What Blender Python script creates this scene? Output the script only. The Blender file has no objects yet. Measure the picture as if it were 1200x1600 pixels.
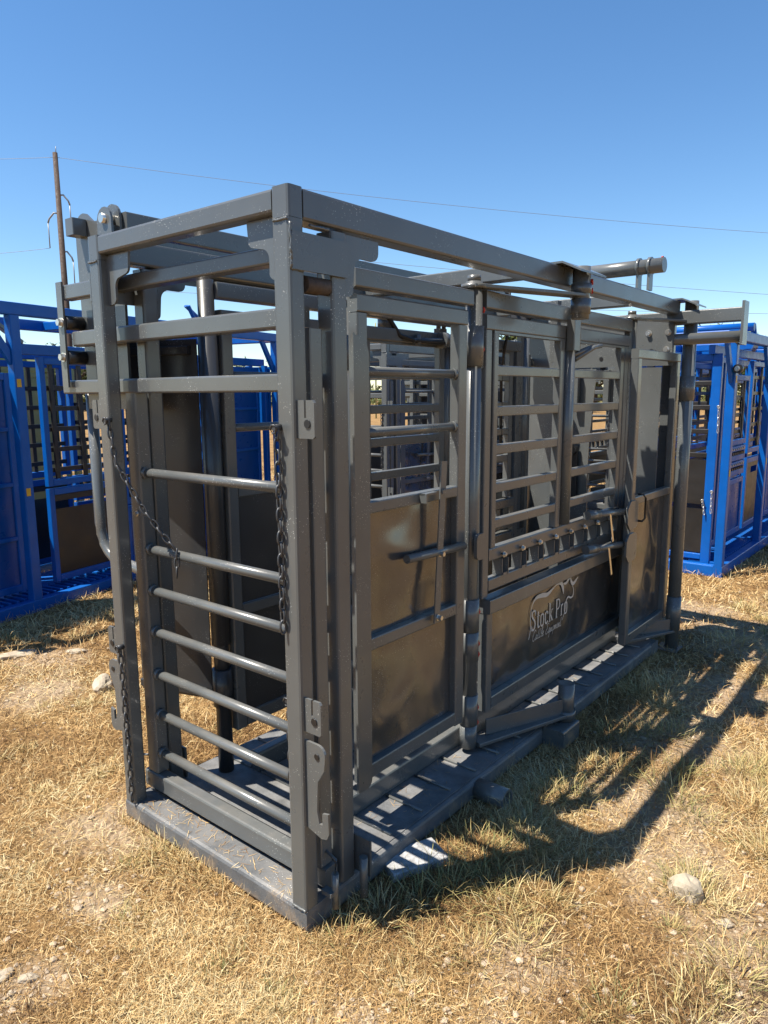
import bpy, bmesh, math, random
import numpy as np
from mathutils import Vector, Matrix, noise
random.seed(7); rng = np.random.default_rng(11)
scene = bpy.context.scene
C = scene.collection

# ------------------------------------------------------------------ camera
cd = bpy.data.cameras.new("camera"); cam = bpy.data.objects.new("camera", cd); C.objects.link(cam)
R = ((0.63281034, -0.77428379, -0.00597315), (-0.12940181, -0.09814613, -0.98672311), (0.76341747, 0.62518153, -0.16230161))
rgt, dwn, fwd = (Vector(r) for r in R)
m = Matrix((rgt, -dwn, -fwd)).transposed().to_4x4()
m.translation = Vector((-1.29438, -1.35791, 1.55))
cam.matrix_world = m
cd.sensor_fit = 'VERTICAL'; cd.sensor_height = 36.0; cd.lens = 25.283
cd.clip_start = 0.05; cd.clip_end = 3000
scene.camera = cam

# ------------------------------------------------------------------ light
TO_SUN = Vector((-0.90, 0.61, 2.06)).normalized()
w = bpy.data.worlds.new("World"); scene.world = w; w.use_nodes = True
nt = w.node_tree; nt.nodes.clear()
wo = nt.nodes.new('ShaderNodeOutputWorld'); bg = nt.nodes.new('ShaderNodeBackground'); sk = nt.nodes.new('ShaderNodeTexSky')
sk.sky_type = 'NISHITA'; sk.sun_disc = False
sk.sun_elevation = math.asin(TO_SUN.z); sk.sun_rotation = math.atan2(TO_SUN.x, TO_SUN.y)
sk.air_density = 1.0; sk.dust_density = 0.05; sk.ozone_density = 2.5; sk.altitude = 300
bg.inputs['Strength'].default_value = 0.083
hs = nt.nodes.new('ShaderNodeHueSaturation'); hs.inputs['Saturation'].default_value = 1.2; nt.links.new(sk.outputs[0], hs.inputs['Color']); nt.links.new(hs.outputs[0], bg.inputs['Color']); nt.links.new(bg.outputs[0], wo.inputs['Surface'])
sl = bpy.data.lights.new("sun", 'SUN'); sl.energy = 5.0; sl.angle = math.radians(0.5); sl.color = (1.0, 0.93, 0.82)
so = bpy.data.objects.new("sun", sl); C.objects.link(so)
so.rotation_euler = TO_SUN.to_track_quat('Z', 'Y').to_euler()
scene.view_settings.view_transform = 'Standard'; scene.view_settings.look = 'None'
scene.view_settings.gamma = 1.0; scene.view_settings.exposure = 1.14
try: scene.view_settings.use_curve_mapping = False
except Exception: pass

# ------------------------------------------------------------------ materials
def mat(name, col, rough=0.4, metal=0.0, coat=0.0, spec=0.5, var=0.0, vscale=6.0, bump=0.0, bscale=200.0, wave=0.0, wscale=3.0,
        specks=0.0, mud=0.0, dust=0.0, dustcol=(0.35, 0.3, 0.24)):
    m = bpy.data.materials.new(name); m.use_nodes = True; t = m.node_tree; n = t.nodes; L = t.links
    b = n['Principled BSDF']
    b.inputs['Base Color'].default_value = (*col, 1); b.inputs['Roughness'].default_value = rough
    b.inputs['Metallic'].default_value = metal; b.inputs['Specular IOR Level'].default_value = spec
    b.inputs['Coat Weight'].default_value = coat; b.inputs['Coat Roughness'].default_value = 0.12
    tc = n.new('ShaderNodeTexCoord')
    def tex(scale, detail=4, rough_=0.6):
        x = n.new('ShaderNodeTexNoise'); x.inputs['Scale'].default_value = scale; x.inputs['Detail'].default_value = detail
        x.inputs['Roughness'].default_value = rough_
        L.new(tc.outputs['Object'], x.inputs['Vector']); return x
    def ramp(src, a, bb, lo=0.0, hi=1.0):
        r = n.new('ShaderNodeMapRange'); r.inputs['From Min'].default_value = a; r.inputs['From Max'].default_value = bb
        r.inputs['To Min'].default_value = lo; r.inputs['To Max'].default_value = hi; L.new(src, r.inputs['Value']); return r.outputs['Result']
    def mix(fac, a, bb, mode='MIX'):
        x = n.new('ShaderNodeMix'); x.data_type = 'RGBA'; x.blend_type = mode
        L.new(fac, x.inputs['Factor']) if not isinstance(fac, float) else setattr(x.inputs['Factor'], 'default_value', fac)
        for s, v in ((x.inputs[6], a), (x.inputs[7], bb)):
            if isinstance(v, tuple): s.default_value = (*v, 1)
            else: L.new(v, s)
        return x.outputs[2]
    cur = tuple(col)
    if var:
        cur = mix(ramp(tex(vscale).outputs['Fac'], 0.3, 0.7), tuple(c * (1 - var) for c in col), tuple(min(1, c * (1 + var)) for c in col))
        L.new(ramp(tex(vscale * 2.3).outputs['Fac'], 0.3, 0.75, rough * 0.85, min(1, rough * 1.25)), b.inputs['Roughness'])
    if dust:
        g = n.new('ShaderNodeNewGeometry'); sx = n.new('ShaderNodeSeparateXYZ'); L.new(g.outputs['Normal'], sx.inputs[0])
        up = ramp(sx.outputs['Z'], 0.35, 0.95); dn = ramp(tex(9, 6).outputs['Fac'], 0.35, 0.75, 0, dust)
        mu = n.new('ShaderNodeMath'); mu.operation = 'MULTIPLY'; L.new(up, mu.inputs[0]); L.new(dn, mu.inputs[1])
        cur = mix(mu.outputs[0], cur, dustcol)
    if specks:
        v = n.new('ShaderNodeTexVoronoi'); v.inputs['Scale'].default_value = 130; L.new(tc.outputs['Object'], v.inputs['Vector'])
        a = ramp(v.outputs['Distance'], 0.10, 0.2, 1, 0); c2 = ramp(tex(7, 3).outputs['Fac'], 0.5, 0.68, 0, specks)
        mu = n.new('ShaderNodeMath'); mu.operation = 'MULTIPLY'; L.new(a, mu.inputs[0]); L.new(c2, mu.inputs[1])
        cur = mix(mu.outputs[0], cur, (0.6, 0.6, 0.57))
    if mud:
        sp = n.new('ShaderNodeSeparateXYZ'); L.new(tc.outputs['Object'], sp.inputs[0])
        ad = n.new('ShaderNodeMath'); ad.operation = 'ADD'; L.new(tex(11, 7, .7).outputs['Fac'], ad.inputs[0]); L.new(ramp(sp.outputs['Z'], 0.0, 0.16, 0.14, -0.3), ad.inputs[1])
        cur = mix(ramp(ad.outputs[0], 0.52, 0.66, 0, mud), cur, (0.27, 0.2, 0.13))
    if not isinstance(cur, tuple): L.new(cur, b.inputs['Base Color'])
    last = None
    if wave:
        bp = n.new('ShaderNodeBump'); bp.inputs['Strength'].default_value = 1.0; bp.inputs['Distance'].default_value = wave
        L.new(tex(wscale, 1.5, 0.4).outputs['Fac'], bp.inputs['Height']); last = bp
    if bump:
        bp = n.new('ShaderNodeBump'); bp.inputs['Strength'].default_value = 0.6; bp.inputs['Distance'].default_value = bump
        L.new(tex(bscale, 3).outputs['Fac'], bp.inputs['Height'])
        if last: L.new(last.outputs[0], bp.inputs['Normal'])
        last = bp
    if last: L.new(last.outputs[0], b.inputs['Normal'])
    return m

M = {}
GC = (0.088, 0.094, 0.094)
M['frame'] = mat('charcoal_paint', GC, 0.3, coat=0.3, var=0.12, vscale=3, bump=0.0004, bscale=260, specks=1.0, mud=0.7, dust=0.25)
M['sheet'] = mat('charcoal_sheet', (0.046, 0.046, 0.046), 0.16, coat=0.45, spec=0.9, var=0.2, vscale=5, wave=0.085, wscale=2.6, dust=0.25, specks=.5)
M['dark'] = mat('shade_darkened_charcoal', (0.03, 0.031, 0.033), 0.34, coat=0.1, var=0.15, vscale=3, wave=0.01, wscale=2, specks=.5)  # charcoal paint darkened: the interior shade is put into the colour
M['base'] = mat('dusty_base_paint', (0.10, 0.105, 0.11), 0.5, var=0.25, vscale=9, bump=0.002, bscale=150, dust=0.22, specks=1.0, mud=0.5)
M['deck'] = mat('gritty_deck_paint', (0.115, 0.12, 0.125), 0.62, var=0.35, vscale=14, bump=0.004, bscale=120, dust=0.2)
M['chain'] = mat('dull_chain_steel', (0.06, 0.062, 0.066), 0.4, metal=0.4, var=0.2)
M['bolt'] = mat('zinc_bolt', (0.62, 0.6, 0.55), 0.3, metal=0.9, var=0.15)
M['poly'] = mat('black_roller', (0.012, 0.012, 0.013), 0.4)
M['red'] = mat('red_paint_mark', (0.45, 0.03, 0.02), 0.5)
M['hose'] = mat('hydraulic_hose', (0.012, 0.012, 0.012), 0.45)
M['chrome'] = mat('chrome_rod', (0.7, 0.7, 0.7), 0.15, metal=1.0)
M['print'] = mat('silver_print', (0.5, 0.47, 0.42), 0.5, var=0.08)
M['rust'] = mat('rusty_weld', (0.06, 0.042, 0.03), 0.7, var=0.3, vscale=60)
M['blue'] = mat('blue_paint', (0.0015, 0.085, 0.35), 0.34, coat=0.0, spec=0.35, var=0.1, bump=0.0004, bscale=260, dust=0.04)
M['bsheet'] = mat('blue_sheet', (0.0015, 0.06, 0.26), 0.3, spec=0.35, var=0.08, wave=0.03)
M['blacks'] = mat('black_steel', (0.018, 0.016, 0.015), 0.35, var=0.2, wave=0.02)
M['yellow'] = mat('yellow_sticker', (0.6, 0.36, 0.02), 0.5)
M['zchain'] = mat('zinc_chain', (0.65, 0.65, 0.62), 0.35, metal=0.85)
M['olive'] = mat('olive_paint', (0.2, 0.23, 0.11), 0.5, var=0.15, dust=0.2)
M['wood'] = mat('brown_pole_wood', (0.05, 0.03, 0.022), 0.8, var=0.25, vscale=3)
M['pale'] = mat('galvanised_wire', (0.16, 0.17, 0.19), 0.5)
M['insul'] = mat('grey_insulator', (0.22, 0.23, 0.25), 0.4)
M['bark'] = mat('tree_bark', (0.07, 0.05, 0.035), 0.9, var=0.3)

# ------------------------------------------------------------------ mesh builder
class MB:
    def __init__(s): s.v = []; s.f = []; s.sm = []
    def add(s, vs, fs, smooth=False):
        o = len(s.v); s.v += [tuple(v) for v in vs]
        for i, f in enumerate(fs):
            s.f.append(tuple(o + k for k in f)); s.sm.append(smooth if isinstance(smooth, bool) else smooth[i])
        return s
    def prism(s, p, q, prof, up=(0, 0, 1), smooth=False):
        """sweep a closed 2d profile (side, up) from p to q"""
        p = Vector(p); q = Vector(q); d = (q - p).normalized(); u = Vector(up)
        if abs(d.dot(u)) > 0.95: u = Vector((1, 0, 0)) if abs(d.x) < 0.9 else Vector((0, 1, 0))
        sd = d.cross(u).normalized(); u = sd.cross(d).normalized(); n = len(prof)
        vs = [p + sd * a + u * b for a, b in prof] + [q + sd * a + u * b for a, b in prof]
        fs = [(i, (i + 1) % n, n + (i + 1) % n, n + i) for i in range(n)] + [tuple(range(n))[::-1], tuple(range(n, 2 * n))]
        return s.add(vs, fs, [smooth] * n + [False, False])
    def tube(s, p, q, a, b, r=0.007, up=(0, 0, 1)):
        return s.prism(p, q, rr(a, b, r), up)
    def bx(s, x0, x1, y0, y1, z0, z1, r=0.006):
        dx, dy, dz = x1 - x0, y1 - y0, z1 - z0; cx, cy, cz = (x0 + x1) / 2, (y0 + y1) / 2, (z0 + z1) / 2
        r = min(r, 0.3 * min(abs(dx), abs(dy), abs(dz)))
        if r < 0.0012:
            vs = [(x, y, z) for x in (x0, x1) for y in (y0, y1) for z in (z0, z1)]
            return s.add(vs, [(0, 1, 3, 2), (4, 6, 7, 5), (0, 4, 5, 1), (2, 3, 7, 6), (0, 2, 6, 4), (1, 5, 7, 3)])
        if dx >= dy and dx >= dz: return s.prism((x0, cy, cz), (x1, cy, cz), rr(abs(dy), abs(dz), r))
        if dy >= dz: return s.prism((cx, y0, cz), (cx, y1, cz), rr(abs(dx), abs(dz), r))
        return s.prism((cx, cy, z0), (cx, cy, z1), rr(abs(dy), abs(dx), r), (1, 0, 0))
    def pipe(s, p, q, r, n=18):
        prof = [(r * math.cos(2 * math.pi * i / n), r * math.sin(2 * math.pi * i / n)) for i in range(n)]
        return s.prism(p, q, prof, smooth=True)
    def path(s, pts, r, n=10, closed=False):
        pts = [Vector(p) for p in pts]; k = len(pts); vs = []; fs = []; ref = Vector((0.13, 0.31, 0.94)).normalized()
        for i, p in enumerate(pts):
            a = pts[(i - 1) % k] if (i or closed) else p; b = pts[(i + 1) % k] if (i < k - 1 or closed) else p
            d = (b - a).normalized(); sd = d.cross(ref)
            if sd.length < 0.2: sd = d.cross(Vector((1, 0, 0)))
            sd.normalize(); u = sd.cross(d)
            vs += [p + (sd * math.cos(t) + u * math.sin(t)) * r for t in (2 * math.pi * j / n for j in range(n))]
        for i in range(k if closed else k - 1):
            for j in range(n):
                a = i * n + j; b = i * n + (j + 1) % n; i2 = (i + 1) % k
                fs.append((a, b, i2 * n + (j + 1) % n, i2 * n + j))
        sm = [True] * len(fs)
        if not closed: fs += [tuple(range(n))[::-1], tuple(range((k - 1) * n, k * n))]; sm += [False, False]
        return s.add(vs, fs, sm)
    def plate(s, pts, axis, a, b):
        """polygon pts in the plane normal to axis, extruded from a to b.  axis x: (y,z), y: (x,z), z: (x,y)"""
        def P(p, h): return (h, p[0], p[1]) if axis == 'x' else ((p[0], h, p[1]) if axis == 'y' else (p[0], p[1], h))
        n = len(pts); vs = [P(p, a) for p in pts] + [P(p, b) for p in pts]
        return s.add(vs, [tuple(range(n))[::-1], tuple(range(n, 2 * n))] + [(i, (i + 1) % n, n + (i + 1) % n, n + i) for i in range(n)])
    def hexbolt(s, p, d, r=0.009, h=0.008):
        d = Vector(d).normalized(); p = Vector(p)
        s.prism(p, p + d * 0.002, [(1.35 * r * math.cos(t * math.pi / 6), 1.35 * r * math.sin(t * math.pi / 6)) for t in range(12)])
        return s.prism(p + d * 0.002, p + d * h, [(r * math.cos(t * math.pi / 3), r * math.sin(t * math.pi / 3)) for t in range(6)])
    def build(s, name, material, parent=None, label=None, kind=None):
        me = bpy.data.meshes.new(name); me.from_pydata(s.v, [], s.f); me.polygons.foreach_set('use_smooth', s.sm)
        bm = bmesh.new(); bm.from_mesh(me); bmesh.ops.recalc_face_normals(bm, faces=bm.faces); bm.to_mesh(me); bm.free()
        me.materials.append(material); o = bpy.data.objects.new(name, me); C.objects.link(o); o.parent = parent
        if label: o['label'] = label
        if kind: o['kind'] = kind
        return o

def rr(a, b, r):
    a /= 2; b /= 2; c = r * 0.3
    return [(a - r, -b), (a - c, -b + c), (a, -b + r), (a, b - r), (a - c, b - c), (a - r, b), (-a + r, b), (-a + c, b - c), (-a, b - r), (-a, -b + r), (-a + c, -b + c), (-a + r, -b)]
def arc(cx, cy, r, a0, a1, n=8):
    return [(cx + r * math.cos(math.radians(a0 + (a1 - a0) * i / n)), cy + r * math.sin(math.radians(a0 + (a1 - a0) * i / n))) for i in range(n + 1)]
def thing(name, label, cat, loc=(0, 0, 0), rz=0.0, group=None):
    o = bpy.data.objects.new(name, None); C.objects.link(o); o.location = loc; o.rotation_euler = (0, 0, rz)
    o['label'] = label; o['category'] = cat
    if group: o['group'] = group
    return o
def tag(o, label, cat, group=None):
    o['label'] = label; o['category'] = cat
    if group: o['group'] = group
    return o
KIDS = {}
def copy_tree(o, parent=None, swap=None):
    c = o.copy(); C.objects.link(c); c.parent = parent
    for ch in list(o.children): copy_tree(ch, c)
    return c

# chain links share one mesh
def link_mesh(mt, key):
    L_, W_, r = 0.019, 0.0085, 0.0034; pts = []
    for i in range(14):
        t = 2 * math.pi * i / 14; pts.append((W_ * math.cos(t) * 0.9, 0, L_ * math.sin(t) * 1.0 if abs(math.sin(t)) > .5 else L_ * math.sin(t) * 1.15))
    b = MB().path(pts, r, 6, True); me = bpy.data.meshes.new('link'); me.from_pydata(b.v, [], b.f)
    me.polygons.foreach_set('use_smooth', b.sm); me.materials.append(mt); return me
LINK = {'chain': link_mesh(M['chain'], 'd'), 'zchain': link_mesh(M['zchain'], 'z')}
def chain(pts, parent, mt='chain', hook=True):
    """chain along a polyline; each link a sub-part"""
    pts = [Vector(p) for p in pts]
    hb = MB().pipe(pts[0] + Vector((0.012, 0, 0.0)), pts[0] + Vector((-0.012, 0, 0)), 0.009, 10); hb.path([pts[0] + Vector((-.012, .012 * math.cos(a), .012 * math.sin(a) - .004)) for a in (0, 1, 2, 3, 4, 5)], .003, 6, True)
    root = hb.build('chain', M[mt], parent)
    d = 0.0; k = 0; step = 0.031; seg = 0; cur = pts[0].copy(); pos = cur
    tot = sum((pts[i + 1] - pts[i]).length for i in range(len(pts) - 1)); n = int(tot / step)
    for k in range(n):
        t = (k + 0.5) * step; i = 0
        while i < len(pts) - 2 and t > (pts[i + 1] - pts[i]).length: t -= (pts[i + 1] - pts[i]).length; i += 1
        dr = (pts[i + 1] - pts[i]).normalized(); p = pts[i] + dr * t
        o = bpy.data.objects.new('link', LINK[mt]); C.objects.link(o); o.parent = root
        q = Vector((0, 0, 1)).rotation_difference(dr); tw = math.radians(20 if k % 2 else 105) + random.uniform(-.25, .25)
        o.rotation_mode = 'QUATERNION'; o.rotation_quaternion = q @ Matrix.Rotation(tw, 3, 'Z').to_quaternion(); o.location = p
    return root

# ------------------------------------------------------------------ ground
DIRT = []  # pale stony patches (x, y, radius)
for a in ((0.75, -1.0, .35), (0.95, -0.72, .28), (1.3, -0.55, .35), (1.9, -0.45, .4), (0.3, -0.55, .22), (0.45, -1.1, .3), (0.3, 2.3, .35), (0.6, 2.8, .35),
          (-.6, .45, .16), (2.6, -.5, .5), (3.6, -.4, .7), (4.6, -0.6, .6), (3.9, .1, .5), (-.1, -.3, .12), (-.05, .95, .3), (-.3, .62, .14), (1.5, -1.2, .4), (6, -.6, .8), (.02, -.62, .2)): DIRT.append(a)
def patch(x, y):
    v = 0.0
    for px, py, pr in DIRT:
        d = math.hypot(x - px, y - py) / pr
        if d < 1.6: v = max(v, (1.0 - d / 1.6) * .92)
    return v
def ground_z(x, y):
    n = noise.noise(Vector((x * .6, y * .6, 0))) * .02 + noise.noise(Vector((x * 2.3, y * 2.3, 3))) * .012
    if abs(x) < 8 and abs(y) < 8: n += noise.noise(Vector((x * 9, y * 9, 6))) * .007
    f = 1.0; dx = max(-x, 0, x - 3.2); dy = max(-y, 0, y - .95); d = math.hypot(dx, dy)
    f = min(1.0, d / 0.35)
    return n * f - 0.004 * (1 - f)
N = 300; u = np.linspace(-1, 1, N); B_ = 8.6; g = np.sinh(u * B_) / np.sinh(B_) * 900
gx, gy = g + 0.9, g + 0.3
vs = []; pv = []
for yy in gy:
    for xx in gx:
        vs.append((xx, yy, ground_z(xx, yy))); pv.append(patch(xx, yy))
fs = [(j * N + i, j * N + i + 1, (j + 1) * N + i + 1, (j + 1) * N + i) for j in range(N - 1) for i in range(N - 1)]
me = bpy.data.meshes.new('ground'); me.from_pydata(vs, [], fs); me.polygons.foreach_set('use_smooth', [True] * len(fs))
at = me.attributes.new('stony', 'FLOAT', 'POINT'); at.data.foreach_set('value', pv)
gm = bpy.data.materials.new('dry_ground'); gm.use_nodes = True; t = gm.node_tree; n = t.nodes; L = t.links; b = n['Principled BSDF']
b.inputs['Roughness'].default_value = 0.95; b.inputs['Specular IOR Level'].default_value = 0.15
tc = n.new('ShaderNodeTexCoord')
def nz(s, d=6, r=.65, vec=None):
    x = n.new('ShaderNodeTexNoise'); x.inputs['Scale'].default_value = s; x.inputs['Detail'].default_value = d; x.inputs['Roughness'].default_value = r
    L.new(vec or tc.outputs['Object'], x.inputs['Vector']); return x.outputs['Fac']
def rmp(src, stops):
    r = n.new('ShaderNodeValToRGB'); e = r.color_ramp.elements
    while len(e) < len(stops): e.new(.5)
    for q, (p, c) in zip(e, stops): q.position = p; q.color = (*c, 1)
    L.new(src, r.inputs[0]); return r.outputs[0]
def mr(src, a, bb):
    r = n.new('ShaderNodeMapRange'); r.inputs['From Min'].default_value = a; r.inputs['From Max'].default_value = bb; L.new(src, r.inputs['Value']); return r.outputs['Result']
def mx(f, a, bb):
    x = n.new('ShaderNodeMix'); x.data_type = 'RGBA'; L.new(f, x.inputs['Factor']); L.new(a, x.inputs[6]); L.new(bb, x.inputs[7]); return x.outputs[2]
straw = rmp(nz(22), [(.3, (.085, .045, .018)), (.5, (.18, .105, .042)), (.68, (.28, .175, .078))])
far = rmp(nz(.7), [(.3, (.22, .13, .052)), (.55, (.31, .19, .08)), (.75, (.26, .19, .08))])
dirt = rmp(nz(30), [(.3, (.24, .165, .10)), (.55, (.36, .265, .17)), (.75, (.46, .36, .25))])
at_ = n.new('ShaderNodeAttribute'); at_.attribute_name = 'stony'
ad = n.new('ShaderNodeMath'); ad.operation = 'ADD'; L.new(at_.outputs['Fac'], ad.inputs[0]); L.new(nz(5, 5), ad.inputs[1])
c1 = mx(mr(nz(1.5), .35, .65), straw, far); c2 = mx(mr(ad.outputs[0], .92, 1.2), c1, dirt)
L.new(c2, b.inputs['Base Color'])
bp = n.new('ShaderNodeBump'); bp.inputs['Distance'].default_value = .02; bp.inputs['Strength'].default_value = .8; L.new(nz(45, 8, .75), bp.inputs['Height'])
bp2 = n.new('ShaderNodeBump'); bp2.inputs['Distance'].default_value = .012; v = n.new('ShaderNodeTexVoronoi'); v.inputs['Scale'].default_value = 38
L.new(tc.outputs['Object'], v.inputs['Vector']); L.new(v.outputs['Distance'], bp2.inputs['Height']); bp2.invert = True; L.new(bp.outputs[0], bp2.inputs['Normal'])
L.new(bp2.outputs[0], b.inputs['Normal'])
me.materials.append(gm); go = bpy.data.objects.new('ground', me); C.objects.link(go); go['kind'] = 'structure'

def gz_arr(x, y): return np.array([ground_z(a, c) for a, c in zip(x, y)])
def in_view(x, y, marg=0.12):
    rx, ry = x + 1.29438, y + 1.35791
    dep = rx * R[2][0] + ry * R[2][1] - 1.55 * R[2][2]; lat = rx * R[0][0] + ry * R[0][1]; dn = rx * R[1][0] + ry * R[1][1] - 1.55 * R[1][2]
    return (dep > .4) & (np.abs(lat / dep) < .534 + marg) & (dn / dep < .712 + marg)
# blade material: tint attribute picks the natural colour of each blade
def blade_mat(name, stops):
    m = bpy.data.materials.new(name); m.use_nodes = True; t = m.node_tree; b = t.nodes['Principled BSDF']
    a = t.nodes.new('ShaderNodeAttribute'); a.attribute_name = 'tint'; r = t.nodes.new('ShaderNodeValToRGB'); e = r.color_ramp.elements
    while len(e) < len(stops): e.new(.5)
    for q, (p, c) in zip(e, stops): q.position = p; q.color = (*c, 1)
    t.links.new(a.outputs['Fac'], r.inputs[0]); t.links.new(r.outputs[0], b.inputs['Base Color'])
    b.inputs['Roughness'].default_value = .7; b.inputs['Specular IOR Level'].default_value = .25
    b.inputs['Subsurface Weight'].default_value = 0.0
    return m
def blades(name, x, y, z, ln, wd, az, lift, curl, tint, material, label=None):
    """curved tapered blades: 3 segments each. lift = start elevation angle, curl = bend per segment"""
    n_ = len(x); K = 3; sg = ln / K
    pos = np.stack([x, y, z], 1); V = np.zeros((n_, 2 * K + 1, 3)); el = lift.copy(); az = az.copy()
    tw = rng.uniform(0, math.pi, n_)
    for k in range(K + 1):
        wk = wd * (1, .95, .7, 0)[k] * .5
        sx = -np.sin(az); sy = np.cos(az); sd = np.stack([sx * np.cos(tw), sy * np.cos(tw), np.sin(tw) * .6], 1) * wk[:, None]
        if k < K: V[:, 2 * k] = pos - sd; V[:, 2 * k + 1] = pos + sd
        else: V[:, 2 * k] = pos
        pos = pos + np.stack([np.cos(az) * np.cos(el), np.sin(az) * np.cos(el), np.sin(el)], 1) * sg[:, None]
        el = el + curl; az = az + rng.normal(0, .45, n_) * (np.abs(curl) + .15)
    V[:, :, 2] = np.maximum(V[:, :, 2], z[:, None] + .0005)
    base = (np.arange(n_) * (2 * K + 1))[:, None]
    quads = np.concatenate([base + np.array([2 * k, 2 * k + 1, 2 * k + 3, 2 * k + 2]) for k in range(K - 1)], 1).reshape(n_, K - 1, 4)
    tri = base + np.array([2 * K - 2, 2 * K - 1, 2 * K])
    loops = np.concatenate([quads.reshape(n_, -1), tri], 1).ravel()
    sizes = np.tile(np.array([4] * (K - 1) + [3]), n_); starts = np.concatenate([[0], np.cumsum(sizes)[:-1]])
    me = bpy.data.meshes.new(name); me.vertices.add(n_ * (2 * K + 1)); me.vertices.foreach_set('co', V.ravel())
    me.loops.add(len(loops)); me.loops.foreach_set('vertex_index', loops.astype(np.int32)); me.polygons.add(len(sizes))
    me.polygons.foreach_set('loop_start', starts.astype(np.int32)); me.update(calc_edges=True)
    a = me.attributes.new('tint', 'FLOAT', 'POINT'); a.data.foreach_set('value', np.repeat(tint, 2 * K + 1))
    me.materials.append(material); o = bpy.data.objects.new(name, me); C.objects.link(o); o['kind'] = 'stuff'
    if label: o['label'] = label
    return o
STRAW = blade_mat('dry_straw', [(0, (.06, .03, .012)), (.22, (.17, .088, .032)), (.5, (.40, .25, .10)), (.75, (.53, .37, .17)), (.9, (.64, .52, .30)), (1, (.19, .2, .08))])
TUFT = blade_mat('green_grey_grass', [(0, (.08, .10, .034)), (.35, (.16, .165, .062)), (.6, (.29, .245, .095)), (.85, (.42, .31, .13)), (1, (.52, .42, .22))])
PATCH = np.vectorize(patch)
def base_mask(x, y): return ~((x > -.01) & (x < 3.0) & (y > -.01) & (y < .96))
def scatter(n_, dmin, dmax):
    # positions in a camera-centred wedge, density falling with distance
    th = rng.uniform(-.78, .78, n_); rr_ = dmin * (dmax / dmin) ** rng.uniform(0, 1, n_)
    hd = math.atan2(R[2][1], R[2][0]); x = -1.294 + rr_ * np.cos(hd + th); y = -1.358 + rr_ * np.sin(hd + th)
    k = in_view(x, y) & base_mask(x, y); return x[k], y[k], rr_[k]
x, y, d_ = scatter(900000, 1.0, 16.0)
pt = PATCH(x, y); clump = np.array([noise.noise(Vector((a * 5, c * 5, 1.0))) for a, c in zip(x, y)])
k = rng.uniform(0, 1, len(x)) < (1.0 - .80 * np.clip(pt * 1.3 + clump * .8 - .15, 0, 1)) * (0.85 + clump * .8)
x, y, d_, clump = x[k], y[k], d_[k], clump[k]; n_ = len(x); print('straw', n_, flush=True)
tone = np.array([noise.noise(Vector((a * 1.3, c * 1.3, 9))) for a, c in zip(x, y)])
sc = np.clip(d_ / 3.0, .75, 3)
blades('dry_grass', x, y, gz_arr(x, y) - .001, rng.uniform(.02, .075, n_) * np.sqrt(sc), rng.uniform(.0012, .0032, n_) * sc, rng.uniform(0, 6.283, n_),
       np.abs(rng.normal(.5, .38, n_)), rng.normal(-.3, .4, n_), np.clip(rng.normal(.52, .22, n_) + tone * .5 + clump * .25, 0, .92) + (rng.uniform(0, 1, n_) > .965) * .08, STRAW, 'short dry straw coloured grass over the ground')
# tussocks of longer grass
tus = [(.05, -.09, .8), (.2, -.12, .9), (.42, -.22, 1.15), (.5, -.3, 1.1), (.33, -.16, .9), (.62, -.2, 1.1), (.75, -.3, 1.0), (.9, -.24, 1.0), (.42, -.42, .9), (.55, -.48, 1.0), (.35, -.52, .8), (.25, -.42, .7),
       (1.1, -.2, .8), (1.4, -.25, .9), (1.75, -.2, .9), (1.9, -.3, .8), (2.3, -.14, 1.1), (2.45, -.2, 1.2), (2.2, -.3, .9), (1.6, -.55, .9), (1.75, -.75, 1.0), (1.9, -.85, 1.1), (1.3, -.7, .8),
       (1.5, -.85, 1.1), (1.7, -.98, 1.2), (2.1, -.95, 1.1), (1.25, -.95, .9), (2.5, -.75, .9), (.35, -.98, 1.0), (.5, -.95, .8), (.62, -1.02, 1.0), (.3, -.8, .7), (-.03, .62, .8), (-.05, .55, .75), (-.04, .7, .7), (-.03, .42, .5),
       (-.15, .68, .45), (3.4, -.3, 1.2), (3.7, -.5, 1.0), (3.3, -.6, .9), (4.2, -.2, 1.0), (4.6, -.35, 1.1), (2.8, -.8, .9), (3.1, -1.0, 1.0), (-.25, .1, .4), (-.2, -.08, .4), (.02, -.35, .5), (.15, -.3, .6),
       (2.0, 3.0, .9), (1.3, 3.2, .9), (.9, 3.0, .8), (.6, 3.3, .8), (1.6, 3.3, .9)]
for i in range(150):
    a = rng.uniform(.5, 9); tus.append((a, rng.uniform(-2.2, -.15) - a * .05, rng.uniform(.5, 1.1)))
for i in range(40): tus.append((rng.uniform(-.7, .9), rng.uniform(-1.2, 2.2), rng.uniform(.25, .5)))
X = []; 
for tx, ty, s in tus:
    if not (in_view(np.array(tx), np.array(ty), .2)): continue
    if -.02 < tx < 3.02 and -.02 < ty < .97: continue
    q = int(150 * s + 30); r_ = .055 * s; gr = rng.uniform(.3, .85)
    X.append(np.stack([tx + rng.normal(0, r_, q), ty + rng.normal(0, r_, q), rng.uniform(.35, 1, q) * .112 * s, np.full(q, gr), np.full(q, tx), np.full(q, ty)], 1))
X = np.concatenate(X); X = X[base_mask(X[:, 0], X[:, 1])]; n_ = len(X)
az = np.arctan2(X[:, 1] - X[:, 5], X[:, 0] - X[:, 4]) + rng.normal(0, .7, n_)
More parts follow.
